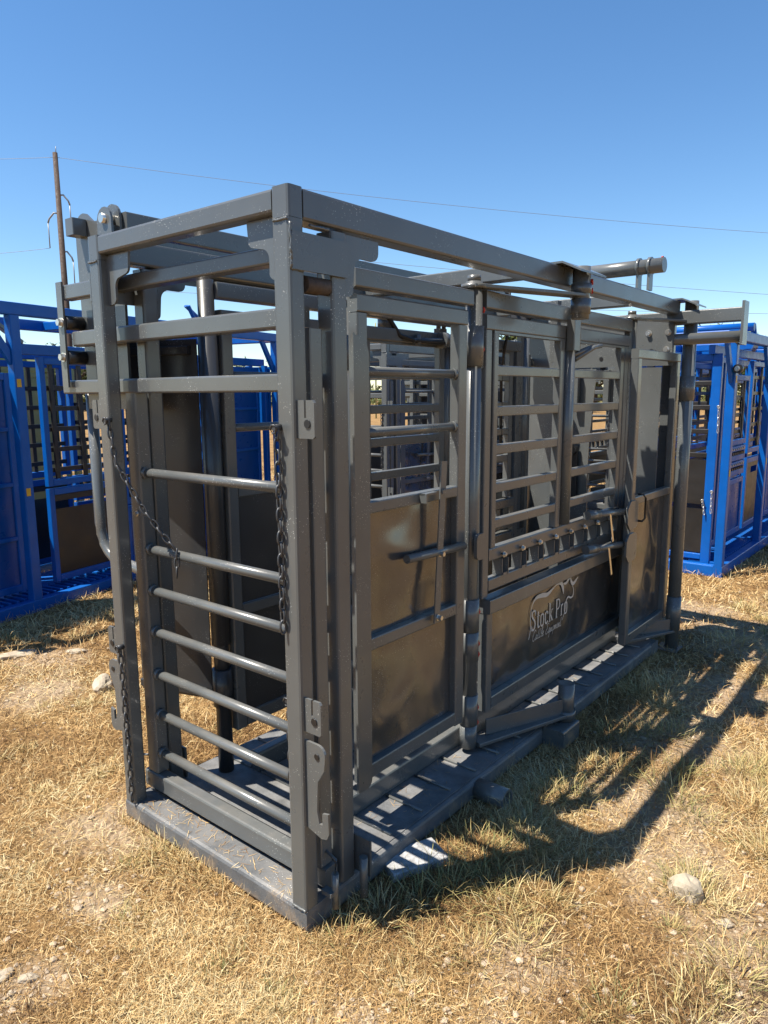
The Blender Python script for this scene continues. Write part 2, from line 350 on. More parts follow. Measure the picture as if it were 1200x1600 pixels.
blades('grass_tufts', X[:, 0], X[:, 1], gz_arr(X[:, 0], X[:, 1]) - .002, X[:, 2], rng.uniform(.0015, .0035, n_) * np.clip(X[:, 0] / 3, 1, 2), az, rng.uniform(.55, 1.45, n_), rng.uniform(-.55, -.05, n_),
       np.clip(X[:, 3] + .2 + rng.normal(0, .22, n_), 0, 1), TUFT, 'tufts of longer grey green and straw grass')
n_ = 5200; q = rng.uniform(0, 1, n_); bx_ = np.where(q < .3, rng.uniform(-.035, -.006, n_), rng.uniform(0, 3, n_)); by_ = np.where(q < .3, rng.uniform(-.01, .97, n_), rng.uniform(-.045, -.006, n_))
nn = np.array([noise.noise(Vector((a * 3.1, c * 3.1, 2))) for a, c in zip(bx_, by_)]); k = nn > -.12; bx_, by_, nn = bx_[k], by_[k], nn[k]; n_ = len(nn)
blades('edge_grass', bx_, by_, gz_arr(bx_, by_) - .002, rng.uniform(.02, .05, n_) * (1 + nn * 1.6), rng.uniform(.0012, .0026, n_), rng.uniform(0, 6.28, n_), rng.uniform(.4, 1.4, n_), rng.normal(-.3, .25, n_), np.clip(rng.normal(.6, .2, n_), 0, 1), STRAW, 'dry grass standing along the edge of the steel base')
# straw bits blown onto the steel base
n_ = 420; bx_ = rng.uniform(.004, .1, n_); by_ = rng.uniform(.07, .88, n_); q = rng.uniform(0, 1, n_) > .55; bx_[q] = rng.uniform(.26, 2.6, q.sum()); by_[q] = rng.uniform(.03, .2, q.sum())
blades('straw_litter', bx_, by_, np.where(q, .0775, .0755), rng.uniform(.012, .05, n_), rng.uniform(.001, .002, n_), rng.uniform(0, 6.28, n_), rng.uniform(0, .12, n_), rng.normal(0, .1, n_), rng.uniform(.2, .9, n_), STRAW, 'bits of dry straw lying on the steel base')
# gravel
GM = mat('limestone_gravel', (.38, .30, .21), .9, var=.3, vscale=12, bump=.003, bscale=80)
def stones(name, n_, label):
    ico = bmesh.new(); bmesh.ops.create_icosphere(ico, subdivisions=1, radius=1); iv = np.array([v.co[:] for v in ico.verts]); fi = np.array([[v.index for v in f.verts] for f in ico.faces]); ico.free()
    P = []
    while len(P) < n_:
        a = DIRT[rng.integers(len(DIRT))]; x = a[0] + rng.normal(0, a[2] * .75); y = a[1] + rng.normal(0, a[2] * .75)
        if base_mask(np.array(x), np.array(y)) and in_view(np.array(x), np.array(y)): P.append((x, y))
    P = np.array(P); s = .0022 + .0022 * rng.pareto(2.1, n_); s = np.minimum(s, .013); V = []
    ang = rng.uniform(0, 6.28, n_)
    for i in range(n_):
        v = iv * (1 + rng.normal(0, .16, (12, 1))) * s[i] * np.array([1, rng.uniform(.6, 1), rng.uniform(.4, .75)])
        c, d = math.cos(ang[i]), math.sin(ang[i]); v = np.stack([v[:, 0] * c - v[:, 1] * d, v[:, 0] * d + v[:, 1] * c, v[:, 2]], 1)
        V.append(v + np.array([P[i, 0], P[i, 1], ground_z(P[i, 0], P[i, 1]) + s[i] * .15]))
    V = np.concatenate(V); F = (fi[None] + (np.arange(n_) * 12)[:, None, None]).reshape(-1, 3)
    me = bpy.data.meshes.new(name); me.from_pydata(V.tolist(), [], F.tolist()); me.materials.append(GM)
    o = bpy.data.objects.new(name, me); C.objects.link(o); o['kind'] = 'stuff'; o['label'] = label
stones('gravel', 6500, 'small pale limestone gravel in the bare patches')
def rock(x, y, s, sh, seed, label, name='rock', m_=None):
    bm = bmesh.new(); bmesh.ops.create_icosphere(bm, subdivisions=3, radius=1)
    for v in bm.verts:
        p = v.co.copy(); q = p * .9 + Vector((seed, seed * 2, 0))
        cell = noise.voronoi(q * 1.1)[0]; p *= .78 + .5 * cell[0] + .12 * noise.noise(q * 3) + .05 * noise.noise(q * 8)
        v.co = Vector((p.x * sh[0], p.y * sh[1], p.z * sh[2])) * s
    me = bpy.data.meshes.new(name); bm.to_mesh(me); bm.free(); me.materials.append(m_ or RM)
    o = bpy.data.objects.new(name, me); C.objects.link(o); o.location = (x, y, ground_z(x, y) + s * sh[2] * .28); o.rotation_euler = (0, .1, seed)
    return tag(o, label, 'rock')
RM = mat('pale_rock', (.36, .30, .22), .9, var=.3, vscale=14, bump=.006, bscale=45)
rock(.86, -.80, .052, (1, .8, 1.05), 1.3, 'pale upright limestone rock in the sun at the right foreground')
rock(.80, -.93, .022, (1, .7, .5), 2.1, 'brownish flat stone beside the big pale rock')
rock(.56, 2.10, .062, (1.25, .8, .8), 4.2, 'cream rock just left of the grey chute post')
rock(-.63, .53, .027, (1, .7, .45), 3.3, 'pale stone at the bottom left corner of the picture')
rock(-.585, .47, .022, (1.1, .7, .5), 5.7, 'small angular stone beside the corner stone at bottom left')
rock(.50, 2.98, .085, (1.4, .7, .25), 6.2, 'flat pale stone at the left edge near the shadow')
rock(.75, 2.75, .05, (1.2, .7, .3), 8.2, 'thin pale stone between the left rocks')
rock(.02, -.62, .03, (1.1, .8, .5), 7.4, 'little whitish stone in the bottom centre straw')
rock(.42, -1.03, .032, (1, .8, .5), 9.1, 'pinkish stone in gravel near the bottom right')

# ------------------------------------------------------------------ main grey cattle chute
W = .95; F = M['frame']
def on_side(s, y): return y if s > 0 else W - y
def chute(detail=True):
    T = thing('cattle_chute', 'dark charcoal steel cattle squeeze chute standing nearest the camera', 'cattle chute', (0, 0, 0), 0)
    def part(name, fn, m_=F, par=T, **k):
        b = MB(); fn(b); return b.build(name, m_, par, **k)
    def B(name, x0, x1, y0, y1, z0, z1, r=.006, m_=F, par=T, s=1):
        if s < 0: y0, y1 = W - y1, W - y0
        return MB().bx(x0, x1, y0, y1, z0, z1, r).build(name, m_, par)
    # base
    def f(b):
        b.bx(0, .11, 0, W, 0, .074, .012); b.bx(2.86, 2.97, 0, W, 0, .074, .012)
        b.bx(.11, 2.86, .001, .076, 0, .073, .012); b.bx(.11, 2.86, W - .076, W - .001, 0, .073, .012)
    base = part('base_frame', f, M['base'])
    deck = B('deck_plate', .135, 2.93, .02, W - .02, .0735, .0762, 0, M['deck'], base)
    for i in range(15):
        x = .435 + i * .178
        if x > 2.8: break
        part('deck_rib', lambda b: b.path([(x, .035, .08), (x, .12, .0815), (x, .2, .081)], .006, 8), M['frame'], base)
        part('deck_rib', lambda b: b.path([(x, W - .035, .08), (x, W - .2, .081)], .006, 8), M['frame'], base)
        if i % 2 == 0: part('deck_rib', lambda b: b.path([(x, .26, .08), (x, W - .26, .081)], .006, 8), M['frame'], base)
    part('drain_pipe', lambda b: (b.add(*ring_pipe((.93, .0, .036), (.93, -.13, .036), .04, .031))))
    part('stub_block', lambda b: b.bx(1.47, 1.63, -.1, -.001, .0, .085, .008))
    # corner posts and end frame
    for s in (1, -1):
        B('corner_post', 0, .052, 0, .062, .0745, 1.983, .008, s=s); B('corner_block', 0, .0525, 0, .0625, 1.984, 2.06, .008, s=s)
        B('guide_post', .155, .215, .002, .062, .0745, 1.974, .008, s=s)
    B('end_top_rail', .0015, .052, .063, W - .063, 2.0, 2.0585, .008)
    for s in (1, -1):
        B('side_top_rail', .053, 3.0, .001, .07, 1.982, 2.059, .008, s=s)
        g = [(.062, 1.998), (.19, 1.998), (.186, 1.955)] + arc(.165, 1.952, .021, 0, -90, 4) + arc(.135, 1.895, .03, 90, 180, 6) + [(.105, 1.86)] + arc(.085, 1.865, .022, 0, -90, 4) + [(.062, 1.84)]
        g = [(on_side(s, a), z) for a, z in g]
        part('corner_gusset', lambda b: b.plate(g, 'x', .028, .036))
        h = [(.2155, 1.975), (.36, 1.975), (.36, 1.95)] + arc(.335, 1.945, .025, 0, -90, 4) + arc(.29, 1.885, .035, 90, 180, 6) + [(.25, 1.83)] + arc(.232, 1.832, .018, 0, -90, 4) + [(.2155, 1.812)]
        ya = on_side(s, .012); part('rail_gusset', lambda b: b.plate(h, 'y', min(ya, on_side(s, .02)), max(ya, on_side(s, .02))))
        B('header_plate', .003, .207, -.0085, -.0005, 1.858, 1.95, 0, s=s)
        # slot lugs beside the corner posts (face the open end)
        sg = 1 if s > 0 else -1
        def lug(z, hook=False):
            yo = lambda a: (-a if s > 0 else W + a)
            b = MB()
            if not hook:
                b.plate([(yo(0), z), (yo(.026), z), (yo(.026), z - .045), (yo(.033), z - .045), (yo(.033), z), (yo(.056), z), (yo(.062), z - .007), (yo(.062), z - .092), (yo(.056), z - .098), (yo(0), z - .098)], 'x', .012, .02)
            else:
                o_ = [(0, .0), (.045, .0)] + arc(.045, -.03, .03, 90, 0, 5)[1:] + [(.07, -.07), (.045, -.11), (.04, -.2), (.048, -.235), (.06, -.235), (.06, -.2), (.082, -.195), (.084, -.255), (.076, -.272), (.055, -.278), (0, -.262)]
                b.plate([(yo(a), z + c) for a, c in o_], 'x', .012, .02)
            return b.build('lug_plate' if not hook else 'hook_plate', F, T)
        lg = lug(1.535)
        for zz in (1.535, .725):
            if zz != 1.535: lg = lug(zz)
            q = MB().pipe((.009, on_side(s, -.038), zz - .06), (.0118, on_side(s, -.038), zz - .06), .011, 12).build('hole', M['poly'], lg)
        hk = lug(.60, True); MB().pipe((.009, on_side(s, -.045), .565), (.0118, on_side(s, -.045), .565), .009, 12).build('hole', M['poly'], hk)
        part('latch_pin', lambda b: (b.pipe((.085, on_side(s, -.035), .055), (.085, on_side(s, -.035), .165), .011, 12), b.bx(.06, .084, *sorted((on_side(s, -.04), on_side(s, -.001))), .10, .112, 0), b.path([(.085, on_side(s, -.035), .16), (.095, on_side(s, -.03), .2), (.1, on_side(s, .03), .215)], .005, 6)))
        part('track_foot', lambda b: (b.bx(.225, .233, *sorted((on_side(s, -.05), on_side(s, .06))), .08, .2, 0), b.pipe((.2, on_side(s, -.045), .03), (.2, on_side(s, -.045), .16), .013, 12)))
    # roller inside the header on the near side
    part('guide_roller', lambda b: b.pipe((.065, .02, 1.83), (.15, .02, 1.83), .022, 16), M['rust'])
    # tail gate
    gate = part('tail_gate', lambda b: (b.bx(.075, .125, .012, .062, .165, 1.72, .006), b.bx(.086, .136, .862, .925, .165, 1.56, .006), b.bx(.082, .132, .0, .94, .095, .162, .008)), label=None)
    B('rail', .084, .134, .064, .97, 1.898, 1.945, .006, par=gate)
    B('rail', .082, .13, .064, 1.245, 1.728, 1.782, .006, par=gate)
    B('rail', .082, .13, .064, 1.34, 1.556, 1.606, .006, par=gate)
    for z in (1.284, 1.013, .862, .709, .549, .393, .241):
        part('bar', lambda b: (b.pipe((.108, .06, z), (.108, .864, z), .0165, 16), b.pipe((.108, .842, z), (.108, .861, z), .021, 16)), par=gate)
    part('hanger_plate', lambda b: b.bx(.062, .070, 1.262, 1.302, 1.58, 1.958, 0))
    B('track_rail', .0705, .11, .953, 1.27, 1.893, 1.947, .006)
    part('stay', lambda b: b.bx(.145, .175, 1.17, 1.21, 1.6, 2.0, .004))
    for z in (1.815, 1.69): 
        part('roller', lambda b: b.pipe((.071, 1.275, z), (.14, 1.275, z), .026, 20), M['poly'])
        part('bolt', lambda b: b.hexbolt((.0615, 1.282, z), (-1, 0, 0), .013, .014), M['bolt'])
    part('pull_handle', lambda b: b.path([(.17, 1.30, 1.56), (.17, 1.30, 1.05)] + [(.17, 1.30 - .14 + .14 * math.cos(a), 1.05 - .14 * math.sin(a)) for a in (.3, .6, .9, 1.2, 1.5)] + [(.17, 1.03, .9), (.15, .94, .87)], .021, 14))
    # lobed actuator plate and square bar at the far upper corner
    lp = [(1.275, 1.5), (1.285, 2.1)] + arc(1.228, 2.146, .056, 0, 110, 7) + [(1.16, 2.165), (1.11, 2.162)] + arc(1.035, 2.155, .048, 60, 180, 7) + [(.985, 2.0), (.99, 1.5)]
    part('pivot_plate', lambda b: b.plate(lp, 'x', .145, .155))
    part('pivot_plate', lambda b: b.plate([(1.075, 2.06)] + arc(1.03, 2.143, .045, 10, 170, 7) + [(.985, 2.06)], 'x', .112, .12))
    part('actuator_bar', lambda b: b.bx(.09, .144, 1.2, 1.255, 2.118, 2.176, .004))
    part('pivot_pin', lambda b: b.pipe((.1, 1.03, 2.15), (.16, 1.03, 2.15), .016, 14), M['bolt'])
    B('overhead_rail', .16, 2.8, .965, 1.03, 2.10, 2.172, .006)
    B('fascia_plate', .216, 2.7, .952, .96, 1.95, 2.09, 0)
    # both sides: door, squeeze panel, hinge pipes
    for s in (1, -1):
        far_ = s < 0
        Y = lambda a, c: tuple(sorted((on_side(s, a), on_side(s, c))))
        if not far_ or True: B('toe_rail', .43, 1.149, .205, .255, .0765, .158, .008, s=s); B('toe_rail', 1.15, 2.80, .20, .255, .0765, .212, .008, s=s)
        zo = .022 if far_ else 0; B('inner_top_rail', .386, 1.045, .122, .172, 1.868 + zo, 1.925 + zo, .006, s=s)
        B('inner_top_rail', 1.136, 2.628, .122, .172, 1.868 + zo, 1.935 + zo, .006, s=s)
        # sorting door
        d = part('side_door', lambda b: (b.bx(.40, .448, *Y(.13, .17), .24, 1.795, .005), b.bx(.962, 1.02, *Y(.131, .171), .24, 1.795, .005), b.bx(.40, 1.02, *Y(.13, .171), 1.797, 1.852, .005),
                                         b.bx(.4485, .9615, *Y(.132, .17), 1.165, 1.206, .005), b.bx(.4485, .9615, *Y(.132, .17), .7, .745, .005), b.bx(.4485, .9615, *Y(.132, .17), .243, .297, .005)))
        for z in (1.62, 1.427): part('bar', lambda b: (b.pipe((.448, on_side(s, .15), z), (.962, on_side(s, .15), z), .0155, 16), b.pipe((.945, on_side(s, .15), z), (.961, on_side(s, .15), z), .02, 14)), par=d)
        for z0, z1 in ((.746, 1.164), (.298, .699)):
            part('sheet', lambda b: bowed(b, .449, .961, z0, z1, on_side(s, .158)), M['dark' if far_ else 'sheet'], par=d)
        if not far_:
            part('strike_plate', lambda b: b.plate([(.36, .235), (.36, 1.735)] + arc(.372, 1.665, .06, 90, 0, 8) + arc(.40, .262, .03, 0, -90, 5), 'y', .112, .12))
            # latch
            lt = part('latch_handle', lambda b: b.tube((.803, .112, .715), (.838, .108, 1.31), .035, .006, .0015, (0, 1, 0)), par=d)
            part('latch_rod', lambda b: b.pipe((.63, .118, .985), (.99, .118, .972), .0155, 14), par=d)
            part('latch_keeper', lambda b: (b.bx(.72, .80, .108, .13, 1.196, 1.203, 0), b.bx(.72, .727, .1, .13, 1.17, 1.203, 0), b.bx(.80, .862, .086, .092, 1.196, 1.21, 0)), par=d)
            for z, xx in ((.973, .818), (.735, .806)): part('bolt', lambda b: b.hexbolt((xx, .108, z), (0, -1, 0), .009, .018), M['bolt'], par=d)
            part('latch_block', lambda b: b.plate(arc(1.055, .99, .022, 180, 90, 4) + arc(1.075, .99, .022, 90, 0, 4) + arc(1.075, .93, .022, 0, -90, 4) + arc(1.055, .93, .022, -90, -180, 4), 'y', .085, .1))
        # hinge pipe with sleeves
        hp = part('hinge_pipe', lambda b: (b.pipe((1.09, on_side(s, .15), .16), (1.09, on_side(s, .15), 1.962), .032, 24)))
        part('end_cap', lambda b: b.pipe((1.09, on_side(s, .15), 1.9625), (1.09, on_side(s, .15), 1.985), .025, 20), par=hp)
        for z0, z1, r in ((.60, .735, .038), (.475, .598, .0375), (.20, .33, .038), (.1, .198, .0355), (1.65, 1.80, .039)):
            part('sleeve', lambda b: (b.pipe((1.09, on_side(s, .15), z0), (1.09, on_side(s, .15), z1), r, 24)), par=hp)
        if not far_:
            for z, zx in ((1.86, 1.122), (1.715, 1.128), (.68, 1.128), (.545, 1.128), (.50, 1.126), (.27, 1.128), (.205, 1.12)):
                part('paint_mark', lambda b: b.path([(1.112, .122, z + .01), (1.116, .1205, z), (1.111, .122, z - .01)], .005, 6), M['red'], par=hp)
        part('hinge_tab', lambda b: b.bx(1.128, 1.16, *Y(.14, .15), 1.645, 1.76, 0), par=hp)
        # squeeze panel
        q = part('squeeze_panel', lambda b: (b.bx(1.15, 1.196, *Y(.13, .17), .72, 1.79, .005), b.bx(2.57, 2.62, *Y(.13, .17), .655, 1.79, .005), b.bx(1.15, 2.62, *Y(.128, .171), 1.791, 1.85, .005),
                                            b.bx(1.197, 2.569, *Y(.129, .17), .868, .922, .005), b.bx(1.197, 2.569, *Y(.129, .17), .742, .793, .005)))
        for x0, x1 in ((1.205, 1.83), (1.91, 2.545)):
            fr = part('drop_door', lambda b: (b.bx(x0, x1, *Y(.126, .159), 1.7805, 1.79, 0), b.bx(x0, x0 + .034, *Y(.125, .16), .925, 1.78, .004), b.bx(x1 - .045, x1, *Y(.125, .16), .925 if x0 < 1.5 else .93, 1.78, .004)), par=q)
            for z in (1.638, 1.478, 1.325, 1.168, 1.02):
                # drop bars sit in the panel
                part('bar', lambda b: b.bx(x0 + .035, x1 - .046, *Y(.128, .158), z - .02, z + .02, .004), par=q)
        part('door_post', lambda b: b.pipe((1.872, on_side(s, .128), .93), (1.872, on_side(s, .128), 1.8), .03, 18), par=q)
        part('door_catch', lambda b: (b.bx(1.835, 1.9, *Y(.085, .125), 1.74, 1.88, .004), b.path([(1.855, on_side(s, .1), 1.86), (1.86, on_side(s, .1), 1.92), (1.885, on_side(s, .1), 1.93), (1.905, on_side(s, .1), 1.9), (1.905, on_side(s, .1), 1.75)], .012, 8),
                                      b.path([(1.88, on_side(s, .11), 1.72), (2.0, on_side(s, .09), 1.755), (2.06, on_side(s, .085), 1.765)], .011, 8), b.path([(1.9, on_side(s, .11), 1.70), (2.02, on_side(s, .07), 1.76), (2.1, on_side(s, .07), 1.77)], .011, 8)), par=q)
        for i in range(8):
            x = 1.29 + i * .1605
            part('drop_bar_catch', lambda b: (b.bx(x - .004, x + .0, *Y(.118, .165), .794, .866, 0), b.bx(x + .036, x + .04, *Y(.112, .165), .794, .866, 0), b.bx(x, x + .036, *Y(.114, .119), .796, .806, 0)), par=q)
            part('bolt', lambda b: (b.pipe((x + .01, on_side(s, .128), .884), (x + .01, on_side(s, .105), .884), .005, 8), b.hexbolt((x + .01, on_side(s, .118), .884), (0, -s, 0), .0095, .01)), M['bolt'], par=q)
        lo = part('kick_panel', lambda b: (b.bx(1.168, 2.72, *Y(.102, .165), .655, .715, .004), b.bx(1.17, 1.212, *Y(.115, .16), .227, .654, .005), b.bx(2.672, 2.715, *Y(.115, .16), .227, .654, .005), b.bx(1.213, 2.671, *Y(.115, .16), .227, .283, .005)))
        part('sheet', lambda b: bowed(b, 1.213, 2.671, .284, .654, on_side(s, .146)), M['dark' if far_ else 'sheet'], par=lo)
        if not far_: logo(lo)
        if detail:
            part('locking_rod', lambda b: (b.pipe((2.66, on_side(s, .10), .17), (2.66, on_side(s, .10), .64), .008, 8)), par=lo)
        B('end_stile', 2.628, 2.66, .131, .165, .72, 1.93, .004, s=s)
        B('end_stile', 2.725, 2.75, .131, .165, .2, 1.78, .004, s=s)
        p2 = part('hinge_pipe', lambda b: (b.pipe((2.69, on_side(s, .15), .72), (2.69, on_side(s, .15), 1.965), .03, 22), b.pipe((2.69, on_side(s, .15), 1.966), (2.69, on_side(s, .15), 1.985), .022, 18)))
        # swing arms top and bottom
        for (px, ox) in ((1.09, 1.60), (2.69, 3.08)):
            oy = on_side(s, -.045); iy = on_side(s, .15)
            part('swing_arm', lambda b: (b.tube((px - .03, iy, 1.944), (ox, oy, 1.944), .07, .014, .003), b.pipe((px, iy, 1.936), (px, iy, 1.9515), .05, 18)))
            part('swing_arm', lambda b: (b.tube((px + .02, iy - s * .02, .112), (ox, oy, .118), .07, .016, .003), b.tube((px + .09, iy - s * .03, .158), (ox - .03, oy, .158), .008, .07, .001)))
        piv = part('pivot_pipe', lambda b: (b.pipe((1.60, on_side(s, -.045), 1.85), (1.60, on_side(s, -.045), 2.058), .036, 22), b.pipe((1.60, on_side(s, -.045), 1.952), (1.60, on_side(s, -.045), 1.99), .042, 22), b.pipe((1.6, on_side(s, -.045), 1.87), (1.6, on_side(s, -.045), 1.93), .041, 22)))
        part('pivot_pipe', lambda b: (b.pipe((1.60, on_side(s, -.045), .0855), (1.60, on_side(s, -.045), .26), .036, 20), b.pipe((1.60, on_side(s, -.045), .10), (1.60, on_side(s, -.045), .135), .044, 20)))
        if not far_:
            for z in (2.0, 1.965): part('paint_mark', lambda b: b.path([(1.625, -.078, z + .006), (1.632, -.076, z), (1.625, -.079, z - .01)], .007, 6), M['red'], par=piv)
        fp = part('pivot_post', lambda b: (b.pipe((3.08, on_side(s, -.045), .0), (3.08, on_side(s, -.045), 2.058), .037, 24), b.pipe((3.08, on_side(s, -.045), .12), (3.08, on_side(s, -.045), .33), .042, 24), b.pipe((3.08, on_side(s, -.045), 1.50), (3.08, on_side(s, -.045), 1.64), .042, 24),
                                          b.plate([(3.0, on_side(s, .03)), (3.0, on_side(s, -.1)), (3.13, on_side(s, -.1)), (3.13, on_side(s, .03))], 'z', .001, .009)))
        for x0, x1 in ((1.47, 1.72), (2.98, 3.16)):
            # folded cap over the rail
            pr = [(on_side(s, .071), 2.0602), (on_side(s, .071), 2.0682), (on_side(s, -.02), 2.0682), (on_side(s, -.1), 2.03), (on_side(s, -.1), 2.022), (on_side(s, -.02), 2.0602)]
            part('pivot_cap', lambda b: b.add(*fold(x0, x1, pr)))
        B('end_post', 3.115, 3.165, .058, .116, .0745, 1.974, .006, s=s); B('rail_end', 3.0005, 3.034, .003, .068, 1.984, 2.057, .006, s=s)
        # front side panel with tall window
        hd = part('front_side_panel', lambda b: (b.bx(2.43, 2.48, *Y(.005, .045), .19, 1.72, .005), b.bx(3.045, 3.10, *Y(.005, .045), .19, 1.72, .005), b.bx(2.43, 3.10, *Y(.005, .046), 1.721, 1.77, .005),
                                                b.bx(2.481, 3.044, *Y(.007, .045), .955, .998, .005), b.bx(2.481, 3.044, *Y(.007, .045), .19, .238, .005)))
        part('sheet', lambda b: bowed(b, 2.481, 3.044, .239, .954, on_side(s, .036)), M['sheet'], par=hd)
        for z in (.92, .745):
            part('latch_disc', lambda b: b.plate(arc(2.475, z + .03, .035, 0, 90, 4) + arc(2.40, z + .03, .035, 90, 180, 1) + arc(2.40, z - .05, .035, 180, 270, 1) + arc(2.475, z - .05, .035, 270, 360, 4), 'y', *Y(-.004, .008)), par=hd)
            part('latch_rod', lambda b: (b.pipe((2.05, on_side(s, .085), z + .03), (2.42, on_side(s, .02), z + .01), .017, 14), b.pipe((2.05, on_side(s, .085), z + .03), (2.15, on_side(s, .068), z + .024), .023, 14)), par=hd)
            part('latch_handle', lambda b: b.tube((2.23, on_side(s, .04), z + .02), (2.27, on_side(s, .035), z - .13), .018, .006, .001, (0, 1, 0)), M['chrome'], par=hd)
        part('grab_handle', lambda b: b.path([(2.53, on_side(s, .01), 1.01), (2.53, on_side(s, -.02), 1.01), (2.545, on_side(s, -.028), .99), (2.545, on_side(s, -.028), .88), (2.53, on_side(s, -.02), .865), (2.53, on_side(s, .01), .865)], .006, 8), M['poly'], par=hd)
    # far hinge pipe and outward swung door on the left
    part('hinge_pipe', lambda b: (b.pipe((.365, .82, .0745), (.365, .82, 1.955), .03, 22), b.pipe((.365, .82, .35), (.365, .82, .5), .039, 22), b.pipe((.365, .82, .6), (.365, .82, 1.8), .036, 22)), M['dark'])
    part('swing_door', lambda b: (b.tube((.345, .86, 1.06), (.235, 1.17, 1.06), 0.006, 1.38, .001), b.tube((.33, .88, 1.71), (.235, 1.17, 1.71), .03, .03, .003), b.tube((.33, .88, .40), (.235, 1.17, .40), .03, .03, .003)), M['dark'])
    # head gate
    part('head_rail', lambda b: (b.bx(3.0, 3.06, -.33, 1.02, 1.925, 2.0, .006)))
    part('head_tube', lambda b: (b.pipe((3.03, -.33, 1.845), (3.03, 1.0, 1.845), .032, 18)))
    part('end_plate', lambda b: b.bx(2.985, 3.075, -.345, -.331, 1.80, 2.03, 0))
    hpz = part('head_plate', lambda b: b.bx(2.990, 2.995, .015, W - .015, 1.70, 1.93, 0))
    for y_, z_ in ((.05, 1.885), (.16, 1.885), (.055, 1.79), (.5, 1.87), (.62, 1.87), (.75, 1.87)): part('bolt', lambda b: b.hexbolt((2.989, y_, z_), (-1, 0, 0), .014, .016), M['bolt'], par=hpz)
    for y_, z_ in ((.14, 1.785), (.44, 1.75), (.4, 1.86)): part('hole', lambda b: b.pipe((2.9895, y_, z_), (2.9875, y_, z_), .012, 12), M['poly'], par=hpz)
    for s in (1, -1):
        nk = [(.066, .1), (.44, .1), (.44, .5), (.435, .65), (.425, .85), (.42, 1.05), (.425, 1.25), (.435, 1.42), (.45, 1.6), (.45, 1.69), (.066, 1.69)]
        nk = [(on_side(s, a - (.075 if s > 0 else -.035) * (a > .1)), z) for a, z in nk]
        hg = part('head_gate', lambda b: (b.plate(nk, 'x', 2.962 + (.012 if s < 0 else 0), 2.968 + (.012 if s < 0 else 0))), M['frame'])
        part('stiffener', lambda b: b.bx(2.925, 2.96, *sorted((on_side(s, .30), on_side(s, .335))), .11, .6, .004), par=hg); part('stiffener', lambda b: b.bx(2.925, 2.96, *sorted((on_side(s, .36), on_side(s, .395))), 1.45, 1.68, .004), par=hg)
    part('pivot_bolt', lambda b: (b.bx(2.94, 2.96, .55, .61, .9, 1.22, .004), b.pipe((2.935, .58, 1.2), (2.92, .58, 1.2), .03, 16)), M['poly'])
    # cross members on top and the big cross cylinder
    for x in (1.30, 2.47): B('cross_member', x, x + .06, .071, W - .071, 1.99, 2.052, .005)
    cy = part('cross_cylinder', lambda b: (b.pipe((2.5, -.075, 2.178), (2.5, .45, 2.178), .037, 24)))
    part('cylinder_collar', lambda b: (b.pipe((2.5, -.012, 2.178), (2.5, .003, 2.178), .046, 24), b.bx(2.475, 2.525, -.011, .002, 2.06, 2.16, 0)), par=cy)
    part('cylinder_collar', lambda b: (b.pipe((2.5, .045, 2.178), (2.5, .06, 2.178), .046, 24), b.bx(2.475, 2.525, .046, .059, 2.06, 2.16, 0)), par=cy)
    part('cylinder_collar', lambda b: (b.pipe((2.5, .40, 2.178), (2.5, .415, 2.178), .046, 24), b.bx(2.475, 2.525, .401, .414, 2.05, 2.16, 0)), par=cy)
    part('paint_mark', lambda b: b.path([(2.49, -.07, 2.216), (2.495, -.06, 2.216)], .004, 6), M['red'], par=cy)
    part('hydraulic_cylinder', lambda b: (b.pipe((1.62, .3, 1.93), (2.3, .55, 1.96), .022, 16), b.pipe((1.62, .3, 1.93), (1.68, .32, 1.933), .03, 16), b.pipe((2.24, .53, 1.955), (2.3, .55, 1.96), .03, 16)))
    part('piston_rod', lambda b: b.pipe((1.36, .2, 1.917), (1.615, .298, 1.93), .012, 12), M['chrome'])
    part('hydraulic_hose', lambda b: b.path([(1.7, .34, 1.96), (1.72, .36, 2.02), (1.85, .45, 2.03), (2.2, .6, 2.0), (2.4, .75, 1.9), (2.42, .8, 1.7), (2.43, .8, 1.2)], .009, 8), M['hose'])
    part('hydraulic_hose', lambda b: b.path([(1.35, .82, 1.97), (1.38, .8, 1.9), (1.44, .78, 1.82), (1.52, .76, 1.80), (1.8, .74, 1.80)], .012, 8), M['hose'])
    part('tie_rod', lambda b: (b.pipe((1.52, .76, 1.80), (2.1, .76, 1.83), .012, 12), b.pipe((1.75, .76, 1.812), (1.79, .76, 1.814), .04, 18), b.pipe((1.56, .76, 1.78), (1.56, .76, 1.83), .014, 8)))
    part('valve_block', lambda b: (b.bx(2.2, 2.4, .5, .62, 1.86, 1.98, .008), b.pipe((2.25, .49, 1.95), (2.25, .44, 1.95), .015, 12), b.pipe((2.34, .49, 1.9), (2.34, .43, 1.9), .015, 12), b.pipe((2.3, .56, 1.98), (2.3, .56, 2.04), .012, 10)), M['chain'])
    part('rubber_bumper', lambda b: (b.pipe((1.12, .62, 1.9), (1.12, .62, 1.945), .04, 18), b.pipe((1.12, .62, 1.875), (1.12, .62, 1.899), .033, 18)), M['poly'])
    B('brace', 2.1, 2.14, .3, .34, 1.7, 2.0, .004)
